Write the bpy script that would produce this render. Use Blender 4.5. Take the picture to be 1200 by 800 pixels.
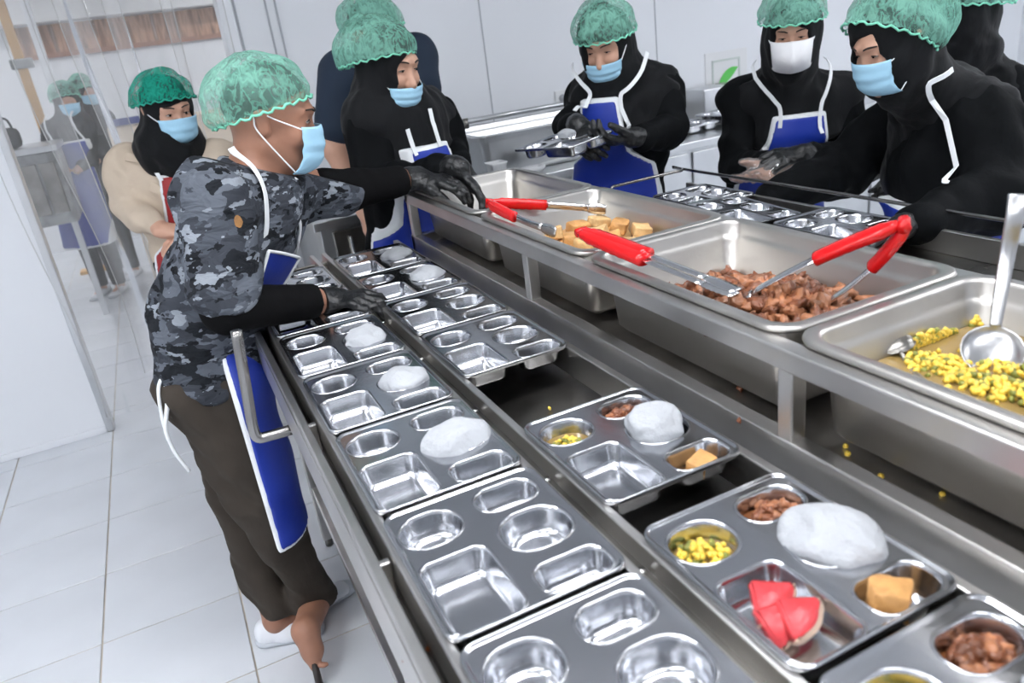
import bpy, bmesh, math, random
import numpy as np
from mathutils import Vector, Matrix

# ------------------------------------------------------------------ camera, world, exposure
scene = bpy.context.scene
C = scene.collection
for o in list(bpy.data.objects):
    bpy.data.objects.remove(o)
YAW, PITCH, ROLL, FPX = 0.39710, -0.38944, -0.13463, 885.53
_f = Vector((math.sin(YAW)*math.cos(PITCH), math.cos(YAW)*math.cos(PITCH), math.sin(PITCH)))
_r0 = Vector((math.cos(YAW), -math.sin(YAW), 0)); _u0 = _r0.cross(_f)
_r = _r0*math.cos(ROLL) + _u0*math.sin(ROLL); _u = -_r0*math.sin(ROLL) + _u0*math.cos(ROLL)
cd = bpy.data.cameras.new('camera'); cam = bpy.data.objects.new('camera', cd); C.objects.link(cam)
cam.matrix_world = Matrix(((_r.x, _u.x, -_f.x, 0), (_r.y, _u.y, -_f.y, 0), (_r.z, _u.z, -_f.z, 1.6), (0, 0, 0, 1)))
cd.sensor_width = 36; cd.lens = FPX/1200*36; cd.clip_start = .02
cd.dof.use_dof = True; cd.dof.focus_distance = 1.75; cd.dof.aperture_fstop = 4.5
scene.camera = cam
w = bpy.data.worlds.new('world'); scene.world = w; w.use_nodes = True
w.node_tree.nodes['Background'].inputs[0].default_value = (.8, .85, .9, 1)
w.node_tree.nodes['Background'].inputs[1].default_value = .3
vs = scene.view_settings
vs.view_transform = 'Standard'; vs.look = 'None'; vs.gamma = 1; vs.exposure = 0.0; vs.use_curve_mapping = False
LIGHT = 25.0          # emission of the ceiling panels

# ------------------------------------------------------------------ materials
M = {}
def mat(name, col, rough=.5, metal=0., nscale=0, namt=0., bump=0., bscale=30, stretch=None, sheen=0., rvar=0., detail=3, spec=None):
    m = bpy.data.materials.new(name); m.use_nodes = True; M[name] = m
    nt = m.node_tree; N = nt.nodes; L = nt.links; b = N['Principled BSDF']
    b.inputs['Base Color'].default_value = (*col, 1); b.inputs['Roughness'].default_value = rough; b.inputs['Metallic'].default_value = metal
    if spec is not None: b.inputs['Specular IOR Level'].default_value = spec
    if sheen: b.inputs['Sheen Weight'].default_value = sheen
    tc = N.new('ShaderNodeTexCoord'); out = tc.outputs['Object']
    if stretch:
        mp = N.new('ShaderNodeMapping'); mp.inputs['Scale'].default_value = stretch
        L.new(out, mp.inputs['Vector']); out = mp.outputs[0]
    if namt or rvar:
        n = N.new('ShaderNodeTexNoise'); n.inputs['Scale'].default_value = nscale or 5; n.inputs['Detail'].default_value = detail; L.new(out, n.inputs['Vector'])
        if namt:
            r = N.new('ShaderNodeValToRGB')
            r.color_ramp.elements[0].position = .3; r.color_ramp.elements[1].position = .7
            r.color_ramp.elements[0].color = (*[max(0, c*(1-namt)) for c in col], 1)
            r.color_ramp.elements[1].color = (*[min(1, c*(1+namt)) for c in col], 1)
            L.new(n.outputs[0], r.inputs[0]); L.new(r.outputs[0], b.inputs['Base Color'])
        if rvar:
            mr = N.new('ShaderNodeMapRange'); mr.inputs[3].default_value = max(.02, rough-rvar); mr.inputs[4].default_value = rough+rvar
            L.new(n.outputs[0], mr.inputs[0]); L.new(mr.outputs[0], b.inputs['Roughness'])
    if bump:
        n2 = N.new('ShaderNodeTexNoise'); n2.inputs['Scale'].default_value = bscale; n2.inputs['Detail'].default_value = 4; L.new(out, n2.inputs['Vector'])
        bp = N.new('ShaderNodeBump'); bp.inputs['Strength'].default_value = bump; bp.inputs['Distance'].default_value = .01
        L.new(n2.outputs[0], bp.inputs['Height']); L.new(bp.outputs[0], b.inputs['Normal'])
    return m
mat('wall_white', (.80, .82, .855), .38, nscale=1.2, namt=.02)
mat('seam', (.42, .44, .47), .6)
mat('ceiling_white', (.66, .67, .69), .7)
mat('beam_white', (.74, .75, .76), .7)
mat('tile', (.665, .69, .73), .22, nscale=3, namt=.04, rvar=.08)
mat('grout', (.50, .45, .38), .8, nscale=6, namt=.3)
mat('steel_tray', (.53, .54, .565), .20, 1., nscale=18, rvar=.05, bump=.02, bscale=60)
mat('steel_pan', (.52, .50, .47), .36, 1., nscale=5, namt=.10, rvar=.06)
mat('steel_frame', (.60, .585, .565), .34, 1., nscale=6, namt=.10, rvar=.08)
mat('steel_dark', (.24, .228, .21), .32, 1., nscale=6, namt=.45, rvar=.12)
mat('steel_sheet', (.58, .55, .51), .42, 1., nscale=8, namt=.25, rvar=.10)
mat('hijab_black', (.0062, .0068, .0080), .75, bump=.9, bscale=14, stretch=(1, 1, .4), sheen=.06, spec=.15)
mat('steel_bright', (.72, .72, .73), .16, 1.)
mat('steel_ladle', (.46, .46, .465), .32, 1.)
mat('steel_tube', (.30, .29, .28), .25, 1., nscale=12, namt=.2)
mat('steel_back', (.60, .61, .62), .32, 1., nscale=5, namt=.08)
mat('black_gap', (.012, .012, .012), .5)
mat('skin', (.56, .32, .225), .5, nscale=14, namt=.08, bump=.05, bscale=90)
mat('skin_dark', (.34, .165, .105), .5, nscale=14, namt=.10, bump=.05, bscale=90)
mat('hair', (.010, .009, .009), .45)
mat('black_cloth', (.0032, .0038, .0046), .8, bump=1., bscale=12, stretch=(1, 1, .45), spec=.10)
mat('black_sleeve', (.004, .004, .0045), .85, bump=.15, bscale=60, spec=.1)
mat('glove_black', (.008, .0085, .0095), .36, bump=.5, bscale=70)
mat('navy_cloth', (.006, .017, .038), .8, bump=.2, bscale=20)
mat('beige_cloth', (.56, .465, .365), .8, nscale=8, namt=.05, bump=.8, bscale=13, spec=.2)
mat('brown_cloth', (.044, .036, .029), .85, nscale=10, namt=.12, bump=.7, bscale=13, stretch=(1, 1, .4), spec=.2)
mat('blue_apron', (.004, .028, .31), .5, nscale=4, namt=.12, bump=.2, bscale=18)
mat('red_apron', (.30, .012, .014), .55, bump=.2, bscale=18)
mat('white_trim', (.78, .80, .82), .7)
mat('mask_blue', (.36, .62, .80), .75, bump=.15, bscale=60)
mat('mask_white', (.80, .80, .82), .8, bump=.15, bscale=60)
mat('shoe_white', (.74, .76, .80), .55)
mat('sole_grey', (.50, .53, .57), .6)
mat('eye_white', (.62, .57, .53), .25)
mat('eye_dark', (.010, .006, .004), .15)
mat('brow', (.018, .012, .010), .8)
mat('rice_paper', (.41, .425, .45), .8, nscale=12, namt=.05, bump=1., bscale=34)
mat('tofu', (.60, .31, .105), .55, nscale=25, namt=.28, bump=.5, bscale=50)
mat('tofu_pale', (.70, .45, .20), .55, nscale=25, namt=.25, bump=.5, bscale=60)
mat('meat', (.17, .058, .026), .33, nscale=22, namt=.6, bump=.6, bscale=60)
mat('meat_light', (.32, .13, .06), .38, nscale=22, namt=.5, bump=.6, bscale=60)
mat('sauce', (.16, .055, .018), .12, nscale=12, namt=.4)
mat('corn', (.80, .56, .075), .4, nscale=40, namt=.22)
mat('bean', (.20, .21, .035), .45, nscale=30, namt=.3)
mat('broth', (.24, .16, .055), .10, nscale=9, namt=.3)
mat('watermelon', (.68, .065, .075), .3, nscale=30, namt=.25, bump=.25, bscale=80)
mat('rind', (.75, .55, .42), .45, nscale=20, namt=.1)
mat('red_plastic', (.60, .006, .008), .16)
mat('white_plastic', (.78, .79, .80), .4)
mat('yellow_pole', (.62, .33, .07), .5)
mat('cream', (.78, .66, .52), .6)
mat('blue_strip', (.02, .04, .22), .5)
mat('green_leaf', (.13, .62, .12), .6)
mat('sign_print', (.60, .66, .63), .5)
mat('far_grey', (.30, .31, .31), .5, nscale=8, namt=.5)
mat('patch', (.30, .145, .045), .7, nscale=60, namt=.3)
mat('peg', (.02, .014, .012), .5)
mat('crumb_orange', (.35, .10, .02), .4)

def ramp_mat(name, stops, scale, detail, rough, stretch=None, const=True, dist=0., bump=0.):
    m = bpy.data.materials.new(name); m.use_nodes = True; M[name] = m
    nt = m.node_tree; N = nt.nodes; L = nt.links; b = N['Principled BSDF']; b.inputs['Roughness'].default_value = rough
    tc = N.new('ShaderNodeTexCoord'); mp = N.new('ShaderNodeMapping'); L.new(tc.outputs['Object'], mp.inputs[0])
    if stretch: mp.inputs['Scale'].default_value = stretch
    n = N.new('ShaderNodeTexNoise'); n.inputs['Scale'].default_value = scale; n.inputs['Detail'].default_value = detail; n.inputs['Distortion'].default_value = dist
    L.new(mp.outputs[0], n.inputs['Vector'])
    r = N.new('ShaderNodeValToRGB'); cr = r.color_ramp
    if const: cr.interpolation = 'CONSTANT'
    cr.elements[0].position = stops[0][0]; cr.elements[0].color = (*stops[0][1], 1)
    cr.elements[1].position = stops[1][0]; cr.elements[1].color = (*stops[1][1], 1)
    for p, c in stops[2:]:
        e = cr.elements.new(p); e.color = (*c, 1)
    L.new(n.outputs[0], r.inputs[0]); L.new(r.outputs[0], b.inputs['Base Color'])
    if bump:
        n2 = N.new('ShaderNodeTexNoise'); n2.inputs['Scale'].default_value = 24; L.new(tc.outputs['Object'], n2.inputs['Vector'])
        bp = N.new('ShaderNodeBump'); bp.inputs['Strength'].default_value = bump; bp.inputs['Distance'].default_value = .01
        L.new(n2.outputs[0], bp.inputs['Height']); L.new(bp.outputs[0], b.inputs['Normal'])
    return m
def camo_mat():
    m = bpy.data.materials.new('camo'); m.use_nodes = True; M['camo'] = m
    nt = m.node_tree; N = nt.nodes; L = nt.links; b = N['Principled BSDF']; b.inputs['Roughness'].default_value = .85; b.inputs['Specular IOR Level'].default_value = .2
    tc = N.new('ShaderNodeTexCoord'); cur = None
    for k, (col, sc, thr, st) in enumerate([((.040, .045, .056), 7, .0, (1, 1, 1)), ((.105, .118, .142), 9, .50, (1, 1, 1.8)), ((.012, .014, .018), 10, .55, (1.3, 1, 1.9)), ((.24, .265, .30), 13, .585, (1, 1.2, 2.2)), ((.060, .068, .084), 16, .60, (1, 1, 1.6)), ((.008, .009, .012), 22, .63, (1, 1, 1.5))]):
        if k == 0:
            rgb = N.new('ShaderNodeRGB'); rgb.outputs[0].default_value = (*col, 1); cur = rgb.outputs[0]; continue
        mp = N.new('ShaderNodeMapping'); mp.inputs['Location'].default_value = (3.1*k, 7.7*k, 1.9*k); mp.inputs['Scale'].default_value = st; mp.inputs['Rotation'].default_value = (.2, .35, .3*k); L.new(tc.outputs['Object'], mp.inputs[0])
        n = N.new('ShaderNodeTexNoise'); n.inputs['Scale'].default_value = sc; n.inputs['Detail'].default_value = 3.5; n.inputs['Roughness'].default_value = .55; L.new(mp.outputs[0], n.inputs['Vector'])
        g = N.new('ShaderNodeMath'); g.operation = 'GREATER_THAN'; g.inputs[1].default_value = thr; L.new(n.outputs[0], g.inputs[0])
        mx = N.new('ShaderNodeMixRGB'); mx.inputs[2].default_value = (*col, 1); L.new(g.outputs[0], mx.inputs[0]); L.new(cur, mx.inputs[1]); cur = mx.outputs[0]
    L.new(cur, b.inputs['Base Color'])
    mp = N.new('ShaderNodeMapping'); mp.inputs['Scale'].default_value = (1, 1, 2.2); L.new(tc.outputs['Object'], mp.inputs[0])
    n2 = N.new('ShaderNodeTexNoise'); n2.inputs['Scale'].default_value = 16; n2.inputs['Detail'].default_value = 3; n2.inputs['Distortion'].default_value = .8; L.new(mp.outputs[0], n2.inputs['Vector'])
    bp = N.new('ShaderNodeBump'); bp.inputs['Strength'].default_value = .8; bp.inputs['Distance'].default_value = .02; L.new(n2.outputs[0], bp.inputs['Height']); L.new(bp.outputs[0], b.inputs['Normal'])
camo_mat()
ramp_mat('banner_print', [(0., (.05, .025, .015)), (.42, (.28, .13, .07)), (.52, (.55, .32, .20)), (.62, (.14, .06, .035)), (.72, (.62, .48, .38))], 4, 3, .5, (3.2, 1, .35), False)

def net_mat(name, col, thread):
    m = bpy.data.materials.new(name); m.use_nodes = True; M[name] = m
    nt = m.node_tree; N = nt.nodes; L = nt.links; N.remove(N['Principled BSDF']); out = N['Material Output']
    tc = N.new('ShaderNodeTexCoord'); mp = N.new('ShaderNodeMapping'); mp.inputs['Scale'].default_value = (1, 1, .55); L.new(tc.outputs['Object'], mp.inputs[0])
    def math_(op, a, b=None, clamp=False):
        x = N.new('ShaderNodeMath'); x.operation = op; x.use_clamp = clamp
        for i, v in enumerate((a, b)):
            if v is None: continue
            if isinstance(v, (int, float)): x.inputs[i].default_value = v
            else: L.new(v, x.inputs[i])
        return x.outputs[0]
    def noise(sc, det, dist, src):
        n = N.new('ShaderNodeTexNoise'); n.inputs['Scale'].default_value = sc; n.inputs['Detail'].default_value = det; n.inputs['Distortion'].default_value = dist; L.new(src, n.inputs['Vector']); return n.outputs[0]
    a = noise(52, 4, .7, mp.outputs[0]); b = noise(10, 2, .8, tc.outputs['Object']); c = noise(120, 2, .5, tc.outputs['Object'])
    ridge = math_('SUBTRACT', 1.0, math_('MULTIPLY', math_('ABSOLUTE', math_('SUBTRACT', a, .5)), 9.0), True)      # bright crinkle lines
    base = math_('ADD', math_('MULTIPLY', ridge, .36), math_('ADD', math_('MULTIPLY', math_('SUBTRACT', b, .42), 1.5), math_('MULTIPLY', c, .35)))
    alpha = math_('MINIMUM', math_('MAXIMUM', math_('ADD', base, .14), .22), .90)
    bp = N.new('ShaderNodeBump'); bp.inputs['Strength'].default_value = .7; bp.inputs['Distance'].default_value = .006; L.new(base, bp.inputs['Height'])
    d = N.new('ShaderNodeBsdfDiffuse'); d.inputs[0].default_value = (*col, 1); L.new(bp.outputs[0], d.inputs['Normal'])
    t2 = N.new('ShaderNodeBsdfTranslucent'); t2.inputs[0].default_value = (*col, 1)
    ms = N.new('ShaderNodeMixShader'); ms.inputs[0].default_value = .25; L.new(d.outputs[0], ms.inputs[1]); L.new(t2.outputs[0], ms.inputs[2])
    tr = N.new('ShaderNodeBsdfTransparent')
    mm = N.new('ShaderNodeMixShader'); L.new(alpha, mm.inputs[0]); L.new(tr.outputs[0], mm.inputs[1]); L.new(ms.outputs[0], mm.inputs[2])
    L.new(mm.outputs[0], out.inputs[0])
net_mat('net_green', (.27, .59, .47), 1)
net_mat('net_deep', (.03, .42, .30), 1)
mat('net_band', (.22, .66, .48), .8)
mat('net_band_deep', (.02, .36, .25), .8)

def clear_mat(name, milk, gloss):
    m = bpy.data.materials.new(name); m.use_nodes = True; M[name] = m
    nt = m.node_tree; N = nt.nodes; L = nt.links; N.remove(N['Principled BSDF']); out = N['Material Output']
    tr = N.new('ShaderNodeBsdfTransparent'); gl = N.new('ShaderNodeBsdfGlossy'); gl.inputs['Roughness'].default_value = .06
    df = N.new('ShaderNodeBsdfTranslucent'); df.inputs[0].default_value = (.9, .9, .9, 1)
    d2 = N.new('ShaderNodeBsdfDiffuse'); d2.inputs[0].default_value = (.9, .9, .9, 1)
    a = N.new('ShaderNodeMixShader'); a.inputs[0].default_value = .5; L.new(df.outputs[0], a.inputs[1]); L.new(d2.outputs[0], a.inputs[2])
    b = N.new('ShaderNodeMixShader'); b.inputs[0].default_value = milk; L.new(tr.outputs[0], b.inputs[1]); L.new(a.outputs[0], b.inputs[2])
    fr = N.new('ShaderNodeLayerWeight'); fr.inputs[0].default_value = gloss
    c = N.new('ShaderNodeMixShader'); L.new(fr.outputs['Fresnel'], c.inputs[0]); L.new(b.outputs[0], c.inputs[1]); L.new(gl.outputs[0], c.inputs[2])
    L.new(c.outputs[0], out.inputs[0])
clear_mat('pvc_clear', .17, .32)
clear_mat('pvc_edge_highlight', .55, .3)  # milkier mix, paints the highlight along the curtain strip edges
clear_mat('plastic_glove', .22, .35)

def emit_mat(name, col, s):
    m = bpy.data.materials.new(name); m.use_nodes = True; M[name] = m
    b = m.node_tree.nodes['Principled BSDF']; b.inputs['Emission Color'].default_value = (*col, 1); b.inputs['Emission Strength'].default_value = s
    b.inputs['Base Color'].default_value = (.8, .8, .8, 1)
emit_mat('led', (.975, .99, 1.02), LIGHT)

# ------------------------------------------------------------------ object helpers
def V(*a): return np.array(a if len(a) > 1 else a[0], dtype=np.float64)
def nrm(v):
    v = np.asarray(v, float); return v/np.linalg.norm(v)
def tag(o, label=None, cat=None, group=None, kind=None):
    if label: o['label'] = label
    if cat: o['category'] = cat
    if group: o['group'] = group
    if kind: o['kind'] = kind
    return o
def empty(name, loc, label=None, cat=None, group=None, kind=None):
    o = bpy.data.objects.new(name, None); C.objects.link(o); o.location = loc; o.empty_display_size = .1
    return tag(o, label, cat, group, kind)
def obj(name, me, parent=None, loc=(0, 0, 0), world=True):
    """link a mesh; with world=True the mesh is in world coordinates and is shifted to its parent"""
    o = bpy.data.objects.new(name, me); C.objects.link(o); o.location = loc
    if parent is not None:
        o.parent = parent
        if world:
            q = Vector((0, 0, 0)); p = parent
            while p is not None:
                q += Vector(p.location); p = p.parent
            o.location = Vector(loc) - q
    return o
def set_mesh(name, verts, quads, m, smooth=True, tris=None):
    me = bpy.data.meshes.new(name)
    verts = np.asarray(verts, np.float32); me.vertices.add(len(verts)); me.vertices.foreach_set('co', verts.ravel())
    q = np.asarray(quads, np.int32); n = q.shape[1]
    me.loops.add(q.size); me.loops.foreach_set('vertex_index', q.ravel())
    me.polygons.add(len(q)); me.polygons.foreach_set('loop_start', np.arange(len(q), dtype=np.int32)*n)
    me.polygons.foreach_set('use_smooth', np.full(len(q), smooth))
    me.update(calc_edges=True); me.validate(); me.materials.append(M[m]); return me
def bm_mesh(name, bm, m, smooth=False, recalc=True):
    if recalc: bmesh.ops.recalc_face_normals(bm, faces=bm.faces)
    me = bpy.data.meshes.new(name); bm.to_mesh(me); bm.free()
    for k in (m if isinstance(m, (list, tuple)) else [m]): me.materials.append(M[k])
    if smooth: me.polygons.foreach_set('use_smooth', np.full(len(me.polygons), True))
    return me
def box_bm(lo, hi, bev=.0, bm=None, seg=2):
    own = bm or bmesh.new(); b2 = bmesh.new()
    bmesh.ops.create_cube(b2, size=1)
    for v in b2.verts:
        for i in range(3): v.co[i] = lo[i] + (v.co[i]+.5)*(hi[i]-lo[i])
    if bev: bmesh.ops.bevel(b2, geom=b2.edges[:], offset=bev, segments=seg, affect='EDGES', profile=.5)
    t = bpy.data.meshes.new('t'); b2.to_mesh(t); b2.free(); own.from_mesh(t); bpy.data.meshes.remove(t)
    return own
def box(name, lo, hi, m, parent=None, bev=.0, smooth=False):
    me = bm_mesh(name, box_bm(lo, hi, bev), m, smooth)
    return obj(name, me, parent)
def tube_data(pts, rad, n=10, caps=True):
    pts = [np.asarray(p, float) for p in pts]; k = len(pts)
    rads = rad if isinstance(rad, (list, tuple, np.ndarray)) else [rad]*k
    vs_, fs = [], []
    t0 = nrm(pts[1]-pts[0]); ref = np.array([0, 0, 1.]) if abs(t0[2]) < .9 else np.array([1., 0, 0]); a = nrm(np.cross(t0, ref))
    for i in range(k):
        t = nrm(pts[min(i+1, k-1)]-pts[max(i-1, 0)]); a = nrm(a - t*np.dot(a, t)); b = np.cross(t, a)
        for j in range(n):
            th = 2*math.pi*j/n; vs_.append(pts[i] + rads[i]*(math.cos(th)*a + math.sin(th)*b))
    for i in range(k-1):
        for j in range(n): fs.append((i*n+j, i*n+(j+1) % n, (i+1)*n+(j+1) % n, (i+1)*n+j))
    if caps: fs.append(tuple(range(n))[::-1]); fs.append(tuple((k-1)*n+j for j in range(n)))
    return vs_, fs
def pyd(name, vs_, fs, m, smooth=True):
    me = bpy.data.meshes.new(name); me.from_pydata([tuple(v) for v in vs_], [], fs); me.update()
    for k in (m if isinstance(m, (list, tuple)) else [m]): me.materials.append(M[k])
    if smooth: me.polygons.foreach_set('use_smooth', np.full(len(me.polygons), True))
    return me
def tube(name, pts, rad, m, parent=None, n=10):
    return obj(name, pyd(name, *tube_data(pts, rad, n), m), parent)
def smooth_path(pts, n=6):
    pts = [np.asarray(p, float) for p in pts]; out = []
    for i in range(len(pts)-1):
        p0 = pts[max(i-1, 0)]; p1 = pts[i]; p2 = pts[i+1]; p3 = pts[min(i+2, len(pts)-1)]
        for s in range(n):
            t = s/n; out.append(.5*((2*p1)+(-p0+p2)*t+(2*p0-5*p1+4*p2-p3)*t*t+(-p0+3*p1-3*p2+p3)*t**3))
    out.append(pts[-1]); return out
def ribbon_data(pts, nors, width, thick):
    k = len(pts); vs_, fs = [], []
    for i in range(k):
        t = nrm(pts[min(i+1, k-1)]-pts[max(i-1, 0)]); n_ = nors[i] if len(nors) == k else nors[0]
        s = nrm(np.cross(t, n_)); n_ = nrm(np.cross(s, t)); wd = width[i] if isinstance(width, (list, tuple, np.ndarray)) else width
        for a, b in ((-1, -1), (1, -1), (1, 1), (-1, 1)): vs_.append(pts[i] + s*a*wd/2 + n_*b*thick/2)
    for i in range(k-1):
        for j in range(4): fs.append((i*4+j, i*4+(j+1) % 4, (i+1)*4+(j+1) % 4, (i+1)*4+j))
    fs.append((3, 2, 1, 0)); fs.append(tuple((k-1)*4+j for j in range(4)))
    return vs_, fs
def copy_tree(o, parent=None):
    c = o.copy(); C.objects.link(c); c.parent = parent
    for ch in o.children: copy_tree(ch, c)
    return c
# ------------------------------------------------------------------ the room
SLAB = {'floor': 'floor of pale square tiles with beige joints', 'wall_back': 'white panelled wall behind the workers', 'wall_partition': 'white partition panel left of the strip curtain', 'wall_lintel': 'white wall piece above the curtain doorway',
        'trim_1': 'white door jamb right of the strip curtain', 'trim_2': 'white beam above the brown photo banner', 'wall_left': 'white wall at the far left side', 'wall_right': 'white wall at the far right side', 'wall_front': 'white wall opposite the panelled wall', 'wall_far': 'white wall of the room behind the curtain', 'ceiling': 'light grey ceiling with panel lights'}
def struct(o): o['kind'] = 'structure'; o['label'] = SLAB.get(o.name, o.name); return o
# floor: every tile a piece of its own, grout slab below
TX, TY = .419, .389
floor = struct(box('floor', (-4.2, -3.2, -.06), (6.2, 10.2, -.004), 'grout'))
bt = box_bm((-TX/2+.0025, -TY/2+.0025, -.004), (TX/2-.0025, TY/2-.0025, 0), .0012, seg=1)
tile_me = bm_mesh('tile', bt, 'tile')
far_tiles = bmesh.new()
for i in range(-9, 15):
    for j in range(-6, 28):
        cx = -.134 + (i+.5)*TX; cy = -.83 + (j+.5)*TY
        if (-6 <= i <= 11 and 0 <= j <= 11) or (-3 <= i <= 3 and 12 <= j <= 22):
            obj('tile', tile_me, floor, (cx, cy, 0))
        else:
            box_bm((cx-TX/2+.0025, cy-TY/2+.0025, -.004), (cx+TX/2-.0025, cy+TY/2-.0025, 0), bm=far_tiles)
tf = obj('tile_field', bm_mesh('tile_field', far_tiles, 'tile'), floor); tf['kind'] = 'stuff'
BW = 3.97           # plane of the back wall
wb = struct(box('wall_back', (.50, BW, 0), (6.2, BW+.10, 2.9), 'wall_white'))
for x in (1.735, 2.84, 3.95):
    box('panel_joint', (x-.003, BW-.003, 0), (x+.003, BW+.001, 2.9), 'seam', wb)
wl = struct(box('wall_partition', (-4.2, BW, 0), (-.575, BW+.06, 2.9), 'wall_white'))
box('edge_profile', (-.578, BW-.012, 0), (-.545, BW+.07, 2.9), 'steel_back', wl, .004)
box('skirting', (-4.2, BW-.014, 0), (-.578, BW+.001, .035), 'wall_white', wl, .004)
struct(box('wall_lintel', (-.575, BW, 2.35), (.50, BW+.1, 2.9), 'wall_white'))
dj = struct(box('trim_1', (.44, BW-.02, 0), (.505, BW+.12, 2.35), 'wall_white', None, .006))
for x in (.515, .655, .70):
    box('profile_line', (x-.004, BW-.008, 0), (x+.004, BW+.001, 2.9), 'seam', wb)
struct(box('wall_left', (-4.3, -3.2, 0), (-4.2, 10.2, 2.9), 'wall_white'))
struct(box('wall_right', (6.2, -3.2, 0), (6.3, 10.2, 2.9), 'wall_white'))
struct(box('wall_front', (-4.2, -3.3, 0), (6.2, -3.2, 2.9), 'wall_white'))
struct(box('wall_far', (-4.2, 9.3, 0), (6.2, 9.4, 2.9), 'wall_white'))
struct(box('ceiling', (-4.3, -3.3, 2.9), (6.3, 10.3, 3.0), 'ceiling_white'))
def ceiling_light(x, y, lx, ly, label):
    e = empty('ceiling_light', (x, y, 2.9), label, 'light', 'ceiling panel lights')
    bm = bmesh.new()
    for a, b in (((-lx/2-.03, -ly/2-.03), (lx/2+.03, -ly/2)), ((-lx/2-.03, ly/2), (lx/2+.03, ly/2+.03)), ((-lx/2-.03, -ly/2), (-lx/2, ly/2)), ((lx/2, -ly/2), (lx/2+.03, ly/2))):
        box_bm((x+a[0], y+a[1], 2.86), (x+b[0], y+b[1], 2.9), bm=bm)
    obj('frame', bm_mesh('frame', bm, 'white_plastic'), e)
    box('diffuser', (x-lx/2, y-ly/2, 2.868), (x+lx/2, y+ly/2, 2.89), 'led', e)
for x in (-3.0, -1.1, .7, 3.6, 5.3):
    for y in (-.65, .95):
        ceiling_light(x, y, 1.2, .32, 'white ceiling panel light above the serving line')
for x in (-2.0, 1.8):
    for y in (5.6, 7.9):
        ceiling_light(x, y, 1.2, .32, 'white ceiling panel light in the room behind the curtain')

# wall socket and small framed sign
s = empty('wall_socket', (2.17, BW, 1.2), 'white square power socket on the back wall beside the steel bin', 'socket')
box('plate', (2.128, BW-.012, 1.155), (2.216, BW, 1.245), 'white_plastic', s, .004)
obj('socket_well', pyd('socket_well', *tube_data([(2.17, BW-.0135, 1.2), (2.17, BW-.010, 1.2)], .022, 16), 'seam'), s)
box('second_plate', (2.222, BW-.012, 1.158), (2.30, BW, 1.248), 'white_plastic', s, .004)
s = empty('wall_sign', (3.36, BW, 1.16), 'pale framed notice with a green leaf print on the back wall', 'sign')
box('backing', (3.19, BW-.006, 1.0), (3.52, BW, 1.31), 'white_plastic', s, .002)
bm = bmesh.new()
for lo, hi in (((3.24, 1.05), (3.252, 1.25)), ((3.24, 1.25), (3.46, 1.262)), ((3.448, 1.05), (3.46, 1.25)), ((3.24, 1.04), (3.46, 1.052))):
    box_bm((lo[0], BW-.010, lo[1]), (hi[0], BW-.005, hi[1]), bm=bm)
obj('frame', bm_mesh('frame', bm, 'sign_print'), s)
pts = [(3.28 + .16*t - .0*math.sin(t), BW-.011, 1.09+.11*t + .02*math.sin(3*t)) for t in np.linspace(0, 1, 9)]
obj('leaf_print', pyd('leaf_print', *ribbon_data([V(p) for p in pts], [V(0, -1, 0)], [.004, .03, .045, .055, .06, .055, .045, .025, .004], .002), 'green_leaf', False), s)

# ------------------------------------------------------------------ the room behind the curtain
b_ = empty('photo_banner', (.2, 9.28, 1.9), 'long brown photo banner high on the far wall behind the curtain', 'banner')
box('print', (-.95, 9.27, 1.945), (1.03, 9.285, 2.205), 'banner_print', b_)
box('lower_frame', (-.95, 9.262, 1.90), (1.03, 9.29, 1.945), 'skin_dark', b_)
struct(box('trim_2', (-3.5, 9.0, 2.215), (3.5, 9.3, 2.9), 'beam_white'))
p_ = empty('yellow_pole', (-.79, 7.92, 0), 'tall yellow pole standing on the floor behind the curtain', 'pole')
box('shaft', (-.83, 7.90, .03), (-.755, 7.95, 2.9), 'yellow_pole', p_, .006)
box('foot', (-.90, 7.85, 0), (-.68, 8.0, .03), 'yellow_pole', p_, .004)
box('clamp', (-.87, 7.87, 1.80), (-.70, 7.97, 1.88), 'far_grey', p_, .01)
p_ = empty('white_post', (-.55, 7.3, 0), 'slim white post right of the yellow pole behind the curtain', 'post')
box('shaft', (-.60, 7.28, .02), (-.54, 7.34, 2.9), 'wall_white', p_, .006)
box('foot', (-.65, 7.24, 0), (-.49, 7.38, .02), 'wall_white', p_, .004)
c_ = empty('cream_counter', (.4, 6.6, 0), 'cream coloured counter with a blue edge strip behind the beige shirt', 'counter')
box('body', (-.26, 6.6, .08), (1.6, 7.1, 1.29), 'cream', c_, .01)
box('plinth', (-.22, 6.64, 0), (1.56, 7.06, .08), 'far_grey', c_)
box('edge_strip', (-.22, 6.585, 1.295), (.06, 6.64, 1.345), 'blue_strip', c_, .004)
box('drawer_front', (.85, 6.585, 1.10), (1.25, 6.60, 1.22), 'skin_dark', c_, .004)
g_ = empty('grey_work_cabinet', (-.9, 6.2, 0), 'dark grey steel cabinet left of the yellow pole', 'cabinet')
box('body', (-1.5, 6.2, .72), (-.60, 6.8, 1.22), 'far_grey', g_, .01)
box('worktop', (-1.52, 6.17, 1.22), (-.58, 6.82, 1.26), 'steel_back', g_, .004)
for k in range(3): box('drawer', (-.96+.115*k, 6.185, .80), (-.86+.115*k, 6.2, 1.15), 'steel_dark', g_, .004)
for x in (-1.45, -.66): box('leg', (x, 6.25, 0), (x+.04, 6.29, .72), 'steel_back', g_)
k_ = empty('black_bag', (-.88, 6.4, 1.26), 'small black bag on the dark grey steel cabinet', 'bag')
box('pouch', (-.98, 6.35, 1.26), (-.80, 6.5, 1.40), 'black_cloth', k_, .04, True)
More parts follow.
